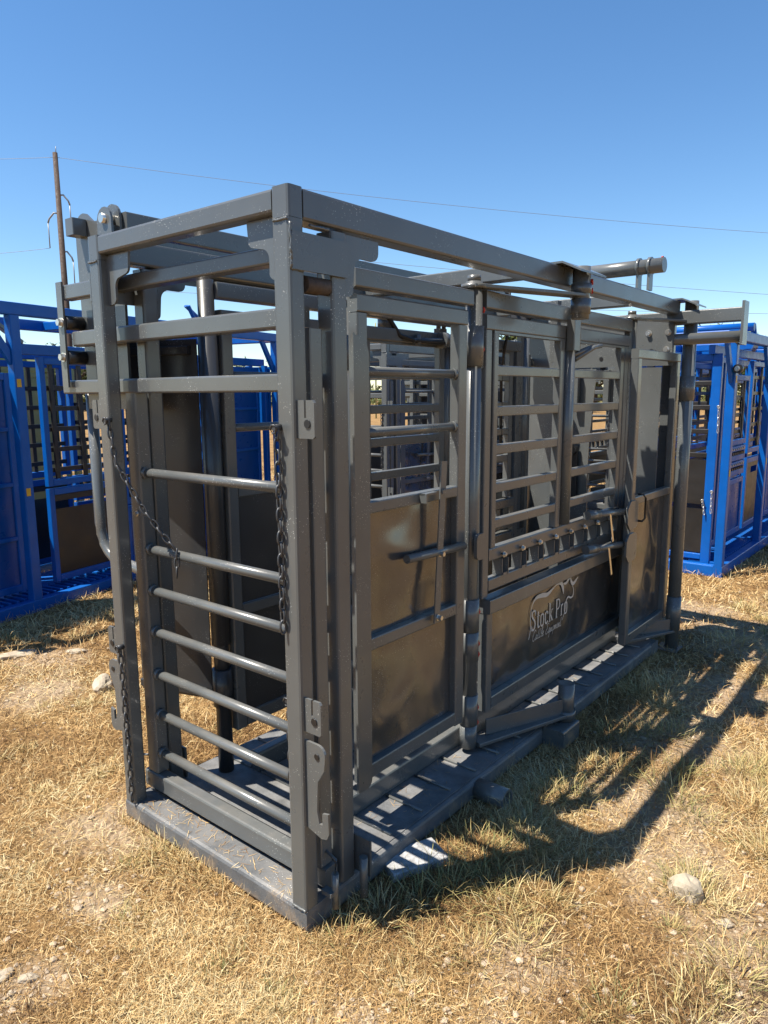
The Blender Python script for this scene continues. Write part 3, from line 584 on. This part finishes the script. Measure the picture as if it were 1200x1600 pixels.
    if detail:
        chain([(-.012, .875, 1.47), (-.012, .845, 1.33), (0.03, .76, 1.17), (.075, .69, 1.06), (.09, .675, 1.03), (.085, .676, .93)], T)
        chain([(-.012, .052, 1.465), (-.010, .052, .90)], T)
        chain([(-.012, .897, .675), (-.006, .895, .09), (-.004, .87, .078)], T)
        chain([(.02, .068, .70), (.02, .07, .42)], T)
        # weld beads on the corner
        for pts in ([(-.001, .002, 1.979), (-.001, .06, 1.979)], [(-.001, W - .002, 1.979), (-.001, W - .06, 1.979)], [(.002, -.003, 1.97), (.002, -.006, 1.9), (.004, -.003, 1.86), (.05, -.003, 1.858)], [(-.001, .002, .0745), (-.001, .06, .0745)], [(.0715, -.001, 1.972), (.15, -.001, 1.972)]):
            a, c = Vector(pts[0]), Vector(pts[-1]); P = []
            for i in range(len(pts) - 1):
                for k in range(10): P.append(Vector(pts[i]).lerp(Vector(pts[i + 1]), k / 10) + Vector([random.uniform(-.0012, .0012) for _ in range(3)]))
            part('weld_bead', lambda b: b.path(P, .004, 6))
        # door chain on far door edge marks / bolt in the dark post
        part('bolt', lambda b: b.hexbolt((.085, .892, 1.14), (-1, 0, 0), .008, .01), M['bolt'], par=gate)
    return T

def ring_pipe(p, q, ro, ri, n=22):
    p = Vector(p); q = Vector(q); d = (q - p).normalized(); a = d.orthogonal().normalized(); c = d.cross(a); vs = []
    for P, r in ((p, ro), (q, ro), (q, ri), (p, ri)):
        vs += [P + (a * math.cos(2 * math.pi * i / n) + c * math.sin(2 * math.pi * i / n)) * r for i in range(n)]
    fs = []; sm = []
    for k in range(4):
        for i in range(n): fs.append((k * n + i, k * n + (i + 1) % n, ((k + 1) % 4) * n + (i + 1) % n, ((k + 1) % 4) * n + i)); sm.append(k in (0, 2))
    return vs, fs, sm
def fold(x0, x1, prof):
    n = len(prof); vs = [(x0, a, z) for a, z in prof] + [(x1, a, z) for a, z in prof]
    return vs, [tuple(range(n))[::-1], tuple(range(n, 2 * n))] + [(i, (i + 1) % n, n + (i + 1) % n, n + i) for i in range(n)]
def bowed(b, x0, x1, z0, z1, y):
    """thin steel sheet with the slight oil-canning of real sheet"""
    nx, nz_ = max(6, int((x1 - x0) / .06)), max(6, int((z1 - z0) / .06)); vs = []
    for sd in (0, 1):
        for j in range(nz_ + 1):
            for i in range(nx + 1):
                u, v = i / nx, j / nz_; e = min(1, min(u, 1 - u, v, 1 - v) * 5); x = x0 + (x1 - x0) * u; z = z0 + (z1 - z0) * v
                # crossed diagonal press lines
                r = -.0035 * e * (1 - abs(2 * u - 1)) + .0022 * e * noise.noise(Vector((x * 4, z * 4, y * 7)))
                cr = -.003 * max(0, 1 - 12 * abs(u - v)) * e if (x1 - x0) < .8 else 0
                vs.append((x, y + r + cr + sd * .003, z))
    n1 = (nx + 1) * (nz_ + 1); fs = []; sm = []
    for sd in (0, 1):
        for j in range(nz_):
            for i in range(nx):
                a = sd * n1 + j * (nx + 1) + i; fs.append((a, a + 1, a + nx + 2, a + nx + 1)); sm.append(True)
    b.add(vs, fs, sm)

# printed lettering and the cattle outline on the kick panel (flat print)
def ribbon(b, pts, w0, y, wf=None):
    n_ = len(pts); vs = []
    for i, p in enumerate(pts):
        a = pts[max(i - 1, 0)]; c = pts[min(i + 1, n_ - 1)]; dx, dz = c[0] - a[0], c[1] - a[1]; l = math.hypot(dx, dz) or 1
        w_ = (wf(i / (n_ - 1)) if wf else w0) / 2; vs += [(p[0] - dz / l * w_, y, p[1] + dx / l * w_), (p[0] + dz / l * w_, y, p[1] - dx / l * w_)]
    b.add(vs, [(2 * i, 2 * i + 1, 2 * i + 3, 2 * i + 2) for i in range(n_ - 1)])
def smooth(pts, k=6):
    out = []
    for i in range(len(pts) - 1):
        p0 = pts[max(i - 1, 0)]; p1 = pts[i]; p2 = pts[i + 1]; p3 = pts[min(i + 2, len(pts) - 1)]
        for j in range(k):
            t_ = j / k; out.append(tuple(.5 * (2 * p1[q] + (p2[q] - p0[q]) * t_ + (2 * p0[q] - 5 * p1[q] + 4 * p2[q] - p3[q]) * t_ ** 2 + (3 * p1[q] - p0[q] - 3 * p2[q] + p3[q]) * t_ ** 3) for q in (0, 1)))
    return out + [pts[-1]]
SER = {  # strokes: (points, weight); unit box, cap height 1, x-height .62
 'S': (.5, [([(.42, .80), (.40, .93), (.25, 1.0), (.10, .93), (.08, .75), (.22, .57), (.36, .42), (.40, .22), (.28, .03), (.12, .03), (.04, .2)], 1), ([(.43, .72), (.43, .98)], .4), ([(.04, .28), (.04, .0)], .4)]),
 't': (.32, [([(.14, .85), (.14, .15), (.2, .02), (.3, .08)], 1), ([(.02, .62), (.28, .62)], .45)]),
 'o': (.42, [([(.2, .62), (.07, .55), (.05, .3), (.08, .06), (.2, .0), (.32, .06), (.35, .3), (.33, .55), (.2, .62)], .9)]),
 'c': (.38, [([(.33, .47), (.3, .58), (.19, .62), (.07, .54), (.05, .3), (.08, .07), (.2, .0), (.33, .12)], .9)]),
 'k': (.46, [([(.1, .98), (.1, .02)], 1), ([(.02, .98), (.1, .98)], .4), ([(.0, .02), (.2, .02)], .4), ([(.35, .60), (.12, .28)], .5), ([(.18, .38), (.38, .02)], 1), ([(.28, .61), (.44, .61)], .4), ([(.3, .02), (.46, .02)], .4)]),
 'P': (.5, [([(.1, .98), (.1, .02)], 1.1), ([(0, .02), (.22, .02)], .4), ([(0, .98), (.25, .98), (.4, .92), (.44, .73), (.38, .53), (.24, .47), (.12, .48)], .8)]),
 'r': (.34, [([(.1, .6), (.1, .02)], 1), ([(.0, .6), (.1, .6)], .4), ([(.0, .02), (.2, .02)], .4), ([(.1, .42), (.18, .58), (.3, .6)], .8)]),
}
SCR = {'C': [(.5, .8), (.42, .98), (.2, .9), (.02, .5), (.05, .1), (.25, .0), (.5, .2)], 'a': [(.35, .4), (.2, .45), (.05, .25), (.1, .02), (.25, .1), (.36, .42), (.32, .08), (.45, .1)], 't': [(.15, .9), (.08, .2), (.15, .02), (.3, .12)],
       'l': [(.05, .1), (.25, .6), (.28, .95), (.18, .9), (.1, .4), (.14, .05), (.28, .1)], 'e': [(.05, .2), (.28, .35), (.25, .48), (.12, .42), (.06, .2), (.14, .02), (.35, .12)], 'E': [(.5, .85), (.35, 1.0), (.12, .85), (.28, .55), (.05, .35), (.05, .05), (.3, .0), (.5, .2)],
       'q': [(.35, .42), (.18, .45), (.05, .22), (.12, .02), (.3, .2), (.36, .42), (.28, -.3), (.2, -.45)], 'u': [(.05, .42), (.06, .05), (.18, .05), (.32, .42), (.3, .05), (.42, .1)], 'i': [(.05, .42), (.06, .04), (.18, .1)], 'p': [(.1, .45), (.02, -.4), (.1, .3), (.25, .45), (.32, .25), (.22, .03), (.1, .08)],
       'm': [(.0, .4), (.03, .02), (.12, .42), (.2, .38), (.2, .02), (.3, .42), (.38, .38), (.38, .04), (.48, .1)], 'n': [(.0, .4), (.03, .02), (.14, .42), (.24, .38), (.24, .04), (.34, .1)]}
def logo(parent):
    y = .1385; b = MB(); x = 1.60; H_ = .093
    for ch in 'Stock Pro':
        if ch == ' ': x += .022; continue
        wd, st = SER[ch]
        for pts, wt in st:
            P = [(x + p[0] * H_ * 1.02, .462 + p[1] * H_) for p in (smooth(pts, 4) if len(pts) > 3 else pts)]
            ribbon(b, P, .0088 * wt * 1.05, y)
            if wt < .6: pass
        x += wd * H_ * 1.02 + .006
    b.build('lettering', M['print'], parent, label='serif words printed in silver')
    b = MB(); x = 1.615
    for ch in 'Cattle Equipment':
        if ch == ' ': x += .02; continue
        P = smooth(SCR[ch], 4); hh = .05 if True else 0
        ribbon(b, [(x + (p[0] + p[1] * .25) * .048, .408 + p[1] * hh) for p in P], .0028, y)
        x += (max(p[0] for p in SCR[ch])) * .048 + .0012
    b.build('lettering', M['print'], parent, label='script words printed in silver')
    b = MB()
    def Q(px, pz): return (px, pz)
    A = smooth([(1.578, .428), (1.592, .47), (1.590, .535), (1.605, .585), (1.64, .612), (1.70, .612), (1.755, .605), (1.81, .62), (1.865, .635), (1.905, .625), (1.925, .592), (1.93, .568)], 8)
    ribbon(b, A, .01, y, lambda t_: .005 + .017 * max(0, math.sin(math.pi * min(1, max(0, (t_ - .28) / .4)))) ** 1.2 + .016 * max(0, math.sin(math.pi * min(1, max(0, (t_ - .68) / .3)))))
    ribbon(b, smooth([(1.925, .622), (1.955, .618), (1.985, .632), (2.005, .645)], 6), .01, y, lambda t_: .004 + .012 * math.sin(math.pi * t_))
    ribbon(b, smooth([(2.003, .648), (2.012, .618), (2.035, .598), (2.065, .606), (2.095, .622)], 6), .01, y, lambda t_: .003 + .016 * math.sin(math.pi * t_))
    ribbon(b, smooth([(2.03, .59), (2.045, .565), (2.04, .535), (2.015, .53), (1.985, .54), (1.965, .525), (1.955, .48), (1.925, .435)], 6), .006, y, lambda t_: .003 + .006 * math.sin(math.pi * t_))
    b.build('emblem', M['print'], parent, label='flowing outline of a cow printed in silver')

main = chute()

# grey chutes standing behind
g2 = copy_tree(main); g2.location = (3.95, 2.9, -.05)
g3 = copy_tree(main); g3.location = (7.4, 4.3, -.05)
g4 = copy_tree(main); g4.location = (7.5, 2.15, -.03); g4['label'] = 'dark grey cattle chute far behind the head gate of the nearest one'
g5 = copy_tree(main); g5.location = (11.4, 5.6, -.06); g5['label'] = 'most distant dark grey cattle chute, a sliver seen through the nearest one'
g2['label'] = 'second dark grey cattle chute just behind the nearest one, seen through its side'
g3['label'] = 'third dark grey cattle chute in the row, glimpsed between the bars of the other two'
for o in (main, g2, g3, g4, g5): o['group'] = 'grey cattle chutes'

# ------------------------------------------------------------------ other makes of chute, one builder
def stock_chute(label, loc, rz, L0, L1, H, PM, SM, bays, Wd=1.0, posts=(), windows=True, stickers=True, gate_leaf=False, name='cattle_chute', group=None):
    T = thing(name, label, 'cattle chute', loc, rz, group)
    def part(name, fn, m_=PM, par=T, **k):
        b = MB(); fn(b); return b.build(name, m_, par, **k)
    bf = part('base_frame', lambda b: (b.bx(L0, L1, 0, .07, 0, .1, .008), b.bx(L0, L1, Wd - .07, Wd, 0, .1, .008), b.bx(L0, L0 + .07, .071, Wd - .071, 0, .1, .008), b.bx(L1 - .07, L1, .071, Wd - .071, 0, .1, .008), b.bx(L0 + .071, L1 - .071, .3, Wd - .3, .05, .095, 0)))
    x = L0 + .1
    while x < L1 - .1:
        part('deck_bar', lambda b: b.bx(x, x + .022, .071, .30, .075, .112, .004), par=bf); x += .062
    for s in (0, 1):
        yy = (lambda a, c: (a, c)) if s == 0 else (lambda a, c: (Wd - c, Wd - a))
        part('side_top_rail', lambda b: b.bx(L0, L1, *yy(.0, .07), H - .085, H, .008))
        part('inner_rail', lambda b: b.bx(L0 + .05, L1 - .05, *yy(.18, .23), 1.855, 1.93, .006))
        for px in posts: 
            part('post', lambda b: b.bx(px, px + .075, *yy(.001, .069), .1, H - .086, .008))
            if s == 0: part('post_brace', lambda b: b.plate([(px - .22, H - .088), (px - .16, H - .088), (px - .002, H - .32), (px - .002, H - .42)], 'y', .02, .05))
            if stickers and s == 0:
                for zz in (1.62, .86, ): part('sticker', lambda b: b.bx(px + .012, px + .045, -.002, .0005, zz, zz + .055, 0), M['yellow'])
        for bi, (x0, x1, z0, z1, kind) in enumerate(bays):
            fy = yy(.18, .225)
            fr = part('side_gate' if kind != 'teeth' else 'catch_rail', lambda b: (b.bx(x0, x0 + .045, *fy, z0, z1, .005), b.bx(x1 - .045, x1, *fy, z0, z1, .005), b.bx(x0 + .0455, x1 - .0455, *fy, z1 - .05, z1, .005), b.bx(x0 + .0455, x1 - .0455, *fy, z0, z0 + .05, .005)))
            iy = yy(.195, .215)
            if kind == 'sheet': part('sheet', lambda b: bowed(b, x0 + .046, x1 - .046, z0 + .05, z1 - .05, iy[0]), SM, par=fr)
            elif kind == 'black': 
                part('sheet', lambda b: bowed(b, x0 + .046, x1 - .046, z0 + .05, z1 - .16, iy[0]), M['blacks'], par=fr); part('rail', lambda b: b.bx(x0 + .046, x1 - .046, *iy, z1 - .1, z1 - .052, .003), M['blacks'], par=fr)
            elif kind == 'ribbed':
                part('sheet', lambda b: bowed(b, x0 + .046, x1 - .046, z0 + .05, z1 - .05, iy[0]), SM, par=fr)
                for k in (1, 2, 3): zz = z0 + (z1 - z0) * k / 4; part('rib', lambda b: b.bx(x0 + .046, x1 - .046, *yy(.18, .192), zz - .015, zz + .015, .004), par=fr)
            elif kind == 'window':
                xm = (x0 + x1) / 2
                for xx in (x0 + .09, xm, x1 - .12): part('mullion', lambda b: b.bx(xx, xx + .035, *iy, z0 + .051, z1 - .051, .003), M['blacks'], par=fr)
                zz = z0 + .1
                while zz < z1 - .1: part('bar', lambda b: b.bx(x0 + .046, x1 - .046, *yy(.216, .24), zz, zz + .035, .003), M['blacks'], par=fr); zz += .155
            elif kind == 'teeth':
                xx = x0 + .06
                while xx < x1 - .1: part('drop_bar_catch', lambda b: b.bx(xx, xx + .035, *yy(.17, .215), z0 + .055, z1 - .055, 0), M['blacks'], par=fr); part('bolt', lambda b: b.hexbolt((xx + .02, fy[0] if s == 0 else fy[1], z1 - .025), (0, -1 if s == 0 else 1, 0), .011, .012), M['bolt'], par=fr); xx += .075
    part('end_top_rail', lambda b: b.bx(L0, L0 + .07, .071, Wd - .071, H - .087, H - .003, .008)); part('end_top_rail', lambda b: b.bx(L1 - .07, L1, .071, Wd - .071, H - .087, H - .003, .008))
    part('cross_tube', lambda b: b.pipe((L0 + .5, .0, H + .05), (L0 + .5, Wd, H + .05), .035, 18)); part('cross_brace', lambda b: b.bx((L0 + L1) / 2, (L0 + L1) / 2 + .06, .071, Wd - .071, H - .08, H - .01, .006))
    part('stay', lambda b: b.tube((L0 + 1.05, .1, H - .08), (L0 + 1.4, .2, 1.94), .04, .03, .004), M['frame'])
    part('tube_stub', lambda b: b.add(*ring_pipe((posts[-1] + .04, -.002, .43), (posts[-1] + .04, -.07, .43), .03, .022)))
    part('diagonal_bar', lambda b: b.tube((posts[-1] + .25, .09, .12), (posts[-1] + .2, .09, .98), .05, .03, .004))
    # end face toward the viewer
    e = part('end_gate', lambda b: (b.bx(L0 + .09, L0 + .14, .13, .205, .02, 1.86, .006), b.bx(L0 + .09, L0 + .14, Wd - .12, Wd - .07, .12, 1.86, .006), b.bx(L0 + .09, L0 + .14, .2055, Wd - .1205, 1.80, 1.859, .006), b.bx(L0 + .09, L0 + .14, .2055, Wd - .1205, .12, .17, .006)))
    for zz in (1.62, 1.42, 1.22, 1.02): part('bar', lambda b: b.bx(L0 + .095, L0 + .13, .2055, Wd - .1205, zz - .02, zz + .02, .004), M['blacks'], par=e)
    for z0, z1 in ((.18, .56), (.60, .98)): part('sheet', lambda b: b.bx(L0 + .105, L0 + .111, .2055, Wd - .1205, z0, z1, 0), M['blacks'], par=e)
    for zz in (1.95, 1.73): part('roller', lambda b: (b.pipe((L0 - .05, -.02, zz), (L0 + .02, -.02, zz), .035, 18)), M['poly'])
    part('bolt', lambda b: (b.hexbolt((L0 - .051, -.02, 1.95), (-1, 0, 0), .016, .014), b.hexbolt((L0 - .051, -.02, 1.73), (-1, 0, 0), .016, .014)), M['bolt'])
    hg = part('head_plate', lambda b: b.plate([(.08, 1.2), (.4, 1.2), (.5, 1.45), (.5, 1.85), (.08, 1.85)], 'x', L1 - .09, L1 - .082)); part('bolt', lambda b: (b.hexbolt((L1 - .091, .15, 1.75), (-1, 0, 0), .018, .015), b.hexbolt((L1 - .091, .15, 1.6), (-1, 0, 0), .018, .015)), M['bolt'], par=hg)
    for yy_ in (.1, .3, .55, .8): part('head_stile', lambda b: b.bx(L1 - .15, L1 - .1, yy_, yy_ + .06, .1, 1.86, .006))
    part('head_lever', lambda b: (b.tube((L1 - .8, .4, H), (L1 - .95, .4, H + .22), .04, .02, .003), b.tube((L1 - .95, .43, H + .22), (L1 - .6, .43, H + .02), .04, .02, .003)))
    return T
rz = math.radians(12.5)
blueL = stock_chute('bright blue cattle chute at the left edge of the picture', (.714, 3.713, -.01), rz, -.9, 3.45, 2.19, M['blue'], M['bsheet'],
    [(-.7, .37, .14, 1.72, 'ribbed'), (.62, 1.32, .88, 1.84, 'window'), (.62, 1.32, .14, .86, 'black'), (1.36, 2.4, .9, 1.84, 'window'), (1.36, 2.4, .14, .62, 'sheet'), (1.36, 2.4, .64, .86, 'teeth'), (2.45, 3.3, .14, 1.84, 'ribbed')], posts=(-.85, .28, 1.9, 3.36), group='blue cattle chutes')
B2 = [(.14, .44, .2, 1.84, 'black'), (.46, 1.3, 1.06, 1.70, 'window'), (.46, 1.3, .91, 1.045, 'teeth'), (.46, 1.3, .77, .9, 'teeth'), (.46, 1.3, .2, .74, 'sheet'), (1.4, 2.3, .95, 1.84, 'window'), (1.4, 2.3, .2, .9, 'black'), (2.35, 3.0, .2, 1.84, 'sheet')]
blueR = stock_chute('blue cattle chute at the right edge with a zinc chain on its end gate', (5.03, .17, 0), 0, 0, 3.2, 2.04, M['blue'], M['bsheet'], B2, posts=(.0, 1.33, 3.12), group='blue cattle chutes')
blueR2 = copy_tree(blueR); blueR2.location = (7.3, .72, 0); blueR2['label'] = 'blue cattle chute standing behind the one at the right edge'
for pts in ([(.075, .13, 1.43), (.075, .125, 1.2)], [(.075, .14, .72), (.07, .135, .52)], [(.075, .21, .64), (.07, .19, .53), (.07, .15, .52)]): chain(pts, blueR, 'zchain')
ol = stock_chute('olive green stock chute beyond the blue one at far left', (-.2, 6.9, -.02), math.radians(8), -.5, 3.6, 2.08, M['olive'], M['olive'],
    [(-.3, .9, .14, 1.5, 'ribbed'), (1.0, 2.2, .14, 1.6, 'ribbed'), (2.3, 3.4, .14, 1.84, 'ribbed')], posts=(-.45, .95, 2.2, 3.5), stickers=False)

# block under the deck
bl = MB().tube((.36, .0, .012), (.55, -.085, .012), .12, .03, .004).build('concrete_slab', mat('worn_grey_concrete', (.3, .3, .3), .9, var=.35, vscale=40, bump=.004, bscale=90)); tag(bl, 'flat speckled grey block lying on the ground under the deck edge', 'block')

# ------------------------------------------------------------------ utility pole and wires
def ray_pt(px, py, dist):
    d = (rgt * ((px - 600) / 1123.7) + dwn * ((py - 800) / 1123.7) + fwd); p = Vector((-1.29438, -1.35791, 1.55)) + d * dist; return p
base = ray_pt(116, 640, 62); base.z = 0
CAM0 = Vector((-1.29438, -1.35791, 1.55)); HD = math.hypot(base.x - CAM0.x, base.y - CAM0.y)
def zpx(py, px=90):
    d = ray_pt(px, py, 1) - CAM0; return CAM0.z + HD * d.z / math.hypot(d.x, d.y)
pole = thing('utility_pole', 'tall brown utility pole with curved arms, at the upper left', 'utility pole', (base.x, base.y, 0))
Ht = zpx(238, 82)
b = MB(); n_ = 14; prof = lambda r: [(r * math.cos(2 * math.pi * i / n_), r * math.sin(2 * math.pi * i / n_)) for i in range(n_)]
vs = [(x_, y_, 0) for x_, y_ in prof(.30)] + [(x_, y_, Ht) for x_, y_ in prof(.19)]
b.add(vs, [(i, (i + 1) % n_, n_ + (i + 1) % n_, n_ + i) for i in range(n_)] + [tuple(range(n_, 2 * n_))], [True] * n_ + [False]); b.build('shaft', M['wood'], pole)
MB().pipe((.08, 0, Ht), (.1, 0, Ht + .5), .03, 6).build('lightning_spike', M['insul'], pole)
ARM = []
for py, sd, out in ((305, 1, .7), (333, -1, .8), (393, 1, .65)):
    z = zpx(py); dx = rgt * sd; P = [dx * .15 + Vector((0, 0, z)), dx * (out * .6) + Vector((0, 0, z + .12 - .1)), dx * (out + .1) + Vector((0, 0, z - .45)), dx * (out + .2) + Vector((0, 0, z - .75))]
    MB().path(P, .07, 8).build('arm', M['insul'], pole)
    e = P[-1]; MB().path([e, e - Vector((0, 0, 2.0))], .045, 8).build('insulator', M['insul'], pole); ARM.append(e - Vector((0, 0, 2.0)))
pole2 = ray_pt(587, 555, 45); pz = thing('thin_post', 'thin pale post far off between the chutes', 'post', (pole2.x, pole2.y, 0)); MB().pipe((0, 0, 0), (0, 0, ray_pt(587, 505, 45).z), .045, 8).build('shaft', M['olive'], pz)
wires = []
def wire(a, b_, sag, label, r=.016):
    a, b_ = Vector(a), Vector(b_); P = [a.lerp(b_, i / 24) - Vector((0, 0, sag * 4 * (i / 24) * (1 - i / 24))) for i in range(25)]
    o = MB().path(P, r, 5).build('power_line', M['pale']); tag(o, label, 'power line', 'power lines in the sky'); o.location = (0, 0, 0)
W0 = Vector((base.x, base.y, 0))
wire(W0 + Vector((0, 0, zpx(246))), ray_pt(1320, 372, 62), .6, 'topmost thin power line running right from the pole top')
wire(W0 + Vector((0, 0, zpx(246))), ray_pt(-200, 244, 62), .2, 'topmost power line running off the left edge')
wire(W0 + ARM[0], ray_pt(1320, 468, 60), .4, 'middle power line running right behind the chute')
wire(W0 + ARM[2], ray_pt(1320, 492, 60), .4, 'lowest power line running right behind the chute')
wire(W0 + ARM[1], ray_pt(-200, 400, 62), .3, 'power line running from the left arm off the left edge')

# ------------------------------------------------------------------ distant trees
LEAF = blade_mat('tree_leaf', [(0, (.035, .05, .015)), (.5, (.09, .11, .035)), (1, (.2, .19, .07))])
def tree(px, dist, h, wd, seed, label):
    p = ray_pt(px, 617, dist); r0 = random.Random(seed); T = thing('tree', label, 'tree', (p.x, p.y, 0), 0, 'trees on the horizon')
    b = MB(); b.path([(0, 0, 0), (.1, 0, h * .25), (0, .1, h * .5)], .22, 8)
    for i in range(5):
        a = r0.uniform(0, 6.28); b.path([(0, 0, h * .3), (math.cos(a) * wd * .3, math.sin(a) * wd * .3, h * .6)], .09, 6)
    b.build('trunk', M['bark'], T)
    g_ = np.random.default_rng(seed); cl = g_.normal(0, 1, (45, 3)); cl /= np.linalg.norm(cl, axis=1)[:, None]; cl *= g_.uniform(.3, 1, (45, 1)); cl = cl * np.array([wd / 2, wd / 2, h * .36]) + np.array([0, 0, h * .62])
    n_ = 5200; c = cl[g_.integers(0, 45, n_)] + g_.normal(0, 1, (n_, 3)) * wd * .042; d1 = g_.normal(0, 1, (n_, 3)) * .2; d2 = g_.normal(0, 1, (n_, 3)) * .2
    V = np.stack([c, c + d1, c + d2], 1).reshape(-1, 3); me = bpy.data.meshes.new('crown'); me.from_pydata(V.tolist(), [], np.arange(n_ * 3).reshape(-1, 3).tolist())
    a = me.attributes.new('tint', 'FLOAT', 'POINT'); a.data.foreach_set('value', np.repeat(np.clip(g_.normal(.45, .25, n_), 0, 1), 3)); me.materials.append(LEAF)
    o = bpy.data.objects.new('crown', me); C.objects.link(o); o.parent = T
for i, (px, dist, h, wd, lb) in enumerate(((815, 55, 7.6, 7, 'bushy green tree seen through the top of the chute'), (1005, 60, 6.5, 7, 'pale green tree right of the grey chute'), (1110, 62, 7.2, 9, 'wide green tree between blue posts at right'), (1180, 60, 6.6, 7, 'green tree behind the blue chute at the right edge'),
      (20, 70, 6.6, 10, 'green tree at the far left edge'), (110, 75, 6.4, 11, 'low spreading tree below the utility pole'), (330, 80, 6.0, 12, 'tree behind the left grey posts'), (660, 70, 6.6, 8, 'tree seen through the second grey chute'), (930, 72, 6.2, 9, 'tree between the grey head gate and the blue chute'), (480, 85, 6.5, 12, 'tree far behind the nearest corner post'))):
    tree(px, dist, h, wd, 30 + i, lb)
# low far scrub
x_, n_ = [], 26000
th = rng.uniform(-.8, .8, n_); rr_ = rng.uniform(85, 130, n_); hd = math.atan2(R[2][1], R[2][0]); x = -1.29 + rr_ * np.cos(hd + th); y = -1.36 + rr_ * np.sin(hd + th)
hh = np.array([2.2 + 1.3 * noise.noise(Vector((t_ * 9, 0, 0))) for t_ in th])
c = np.stack([x, y, rng.uniform(0, 1, n_) * hh], 1); d1 = rng.normal(0, .35, (n_, 3)); d2 = rng.normal(0, .35, (n_, 3)); V = np.stack([c, c + d1, c + d2], 1).reshape(-1, 3)
me = bpy.data.meshes.new('far_scrub'); me.from_pydata(V.tolist(), [], np.arange(n_ * 3).reshape(-1, 3).tolist()); a = me.attributes.new('tint', 'FLOAT', 'POINT'); a.data.foreach_set('value', np.repeat(rng.uniform(0, 1, n_), 3)); me.materials.append(LEAF)
o = bpy.data.objects.new('far_scrub', me); C.objects.link(o); o['kind'] = 'stuff'; o['label'] = 'low far off scrub along the horizon'
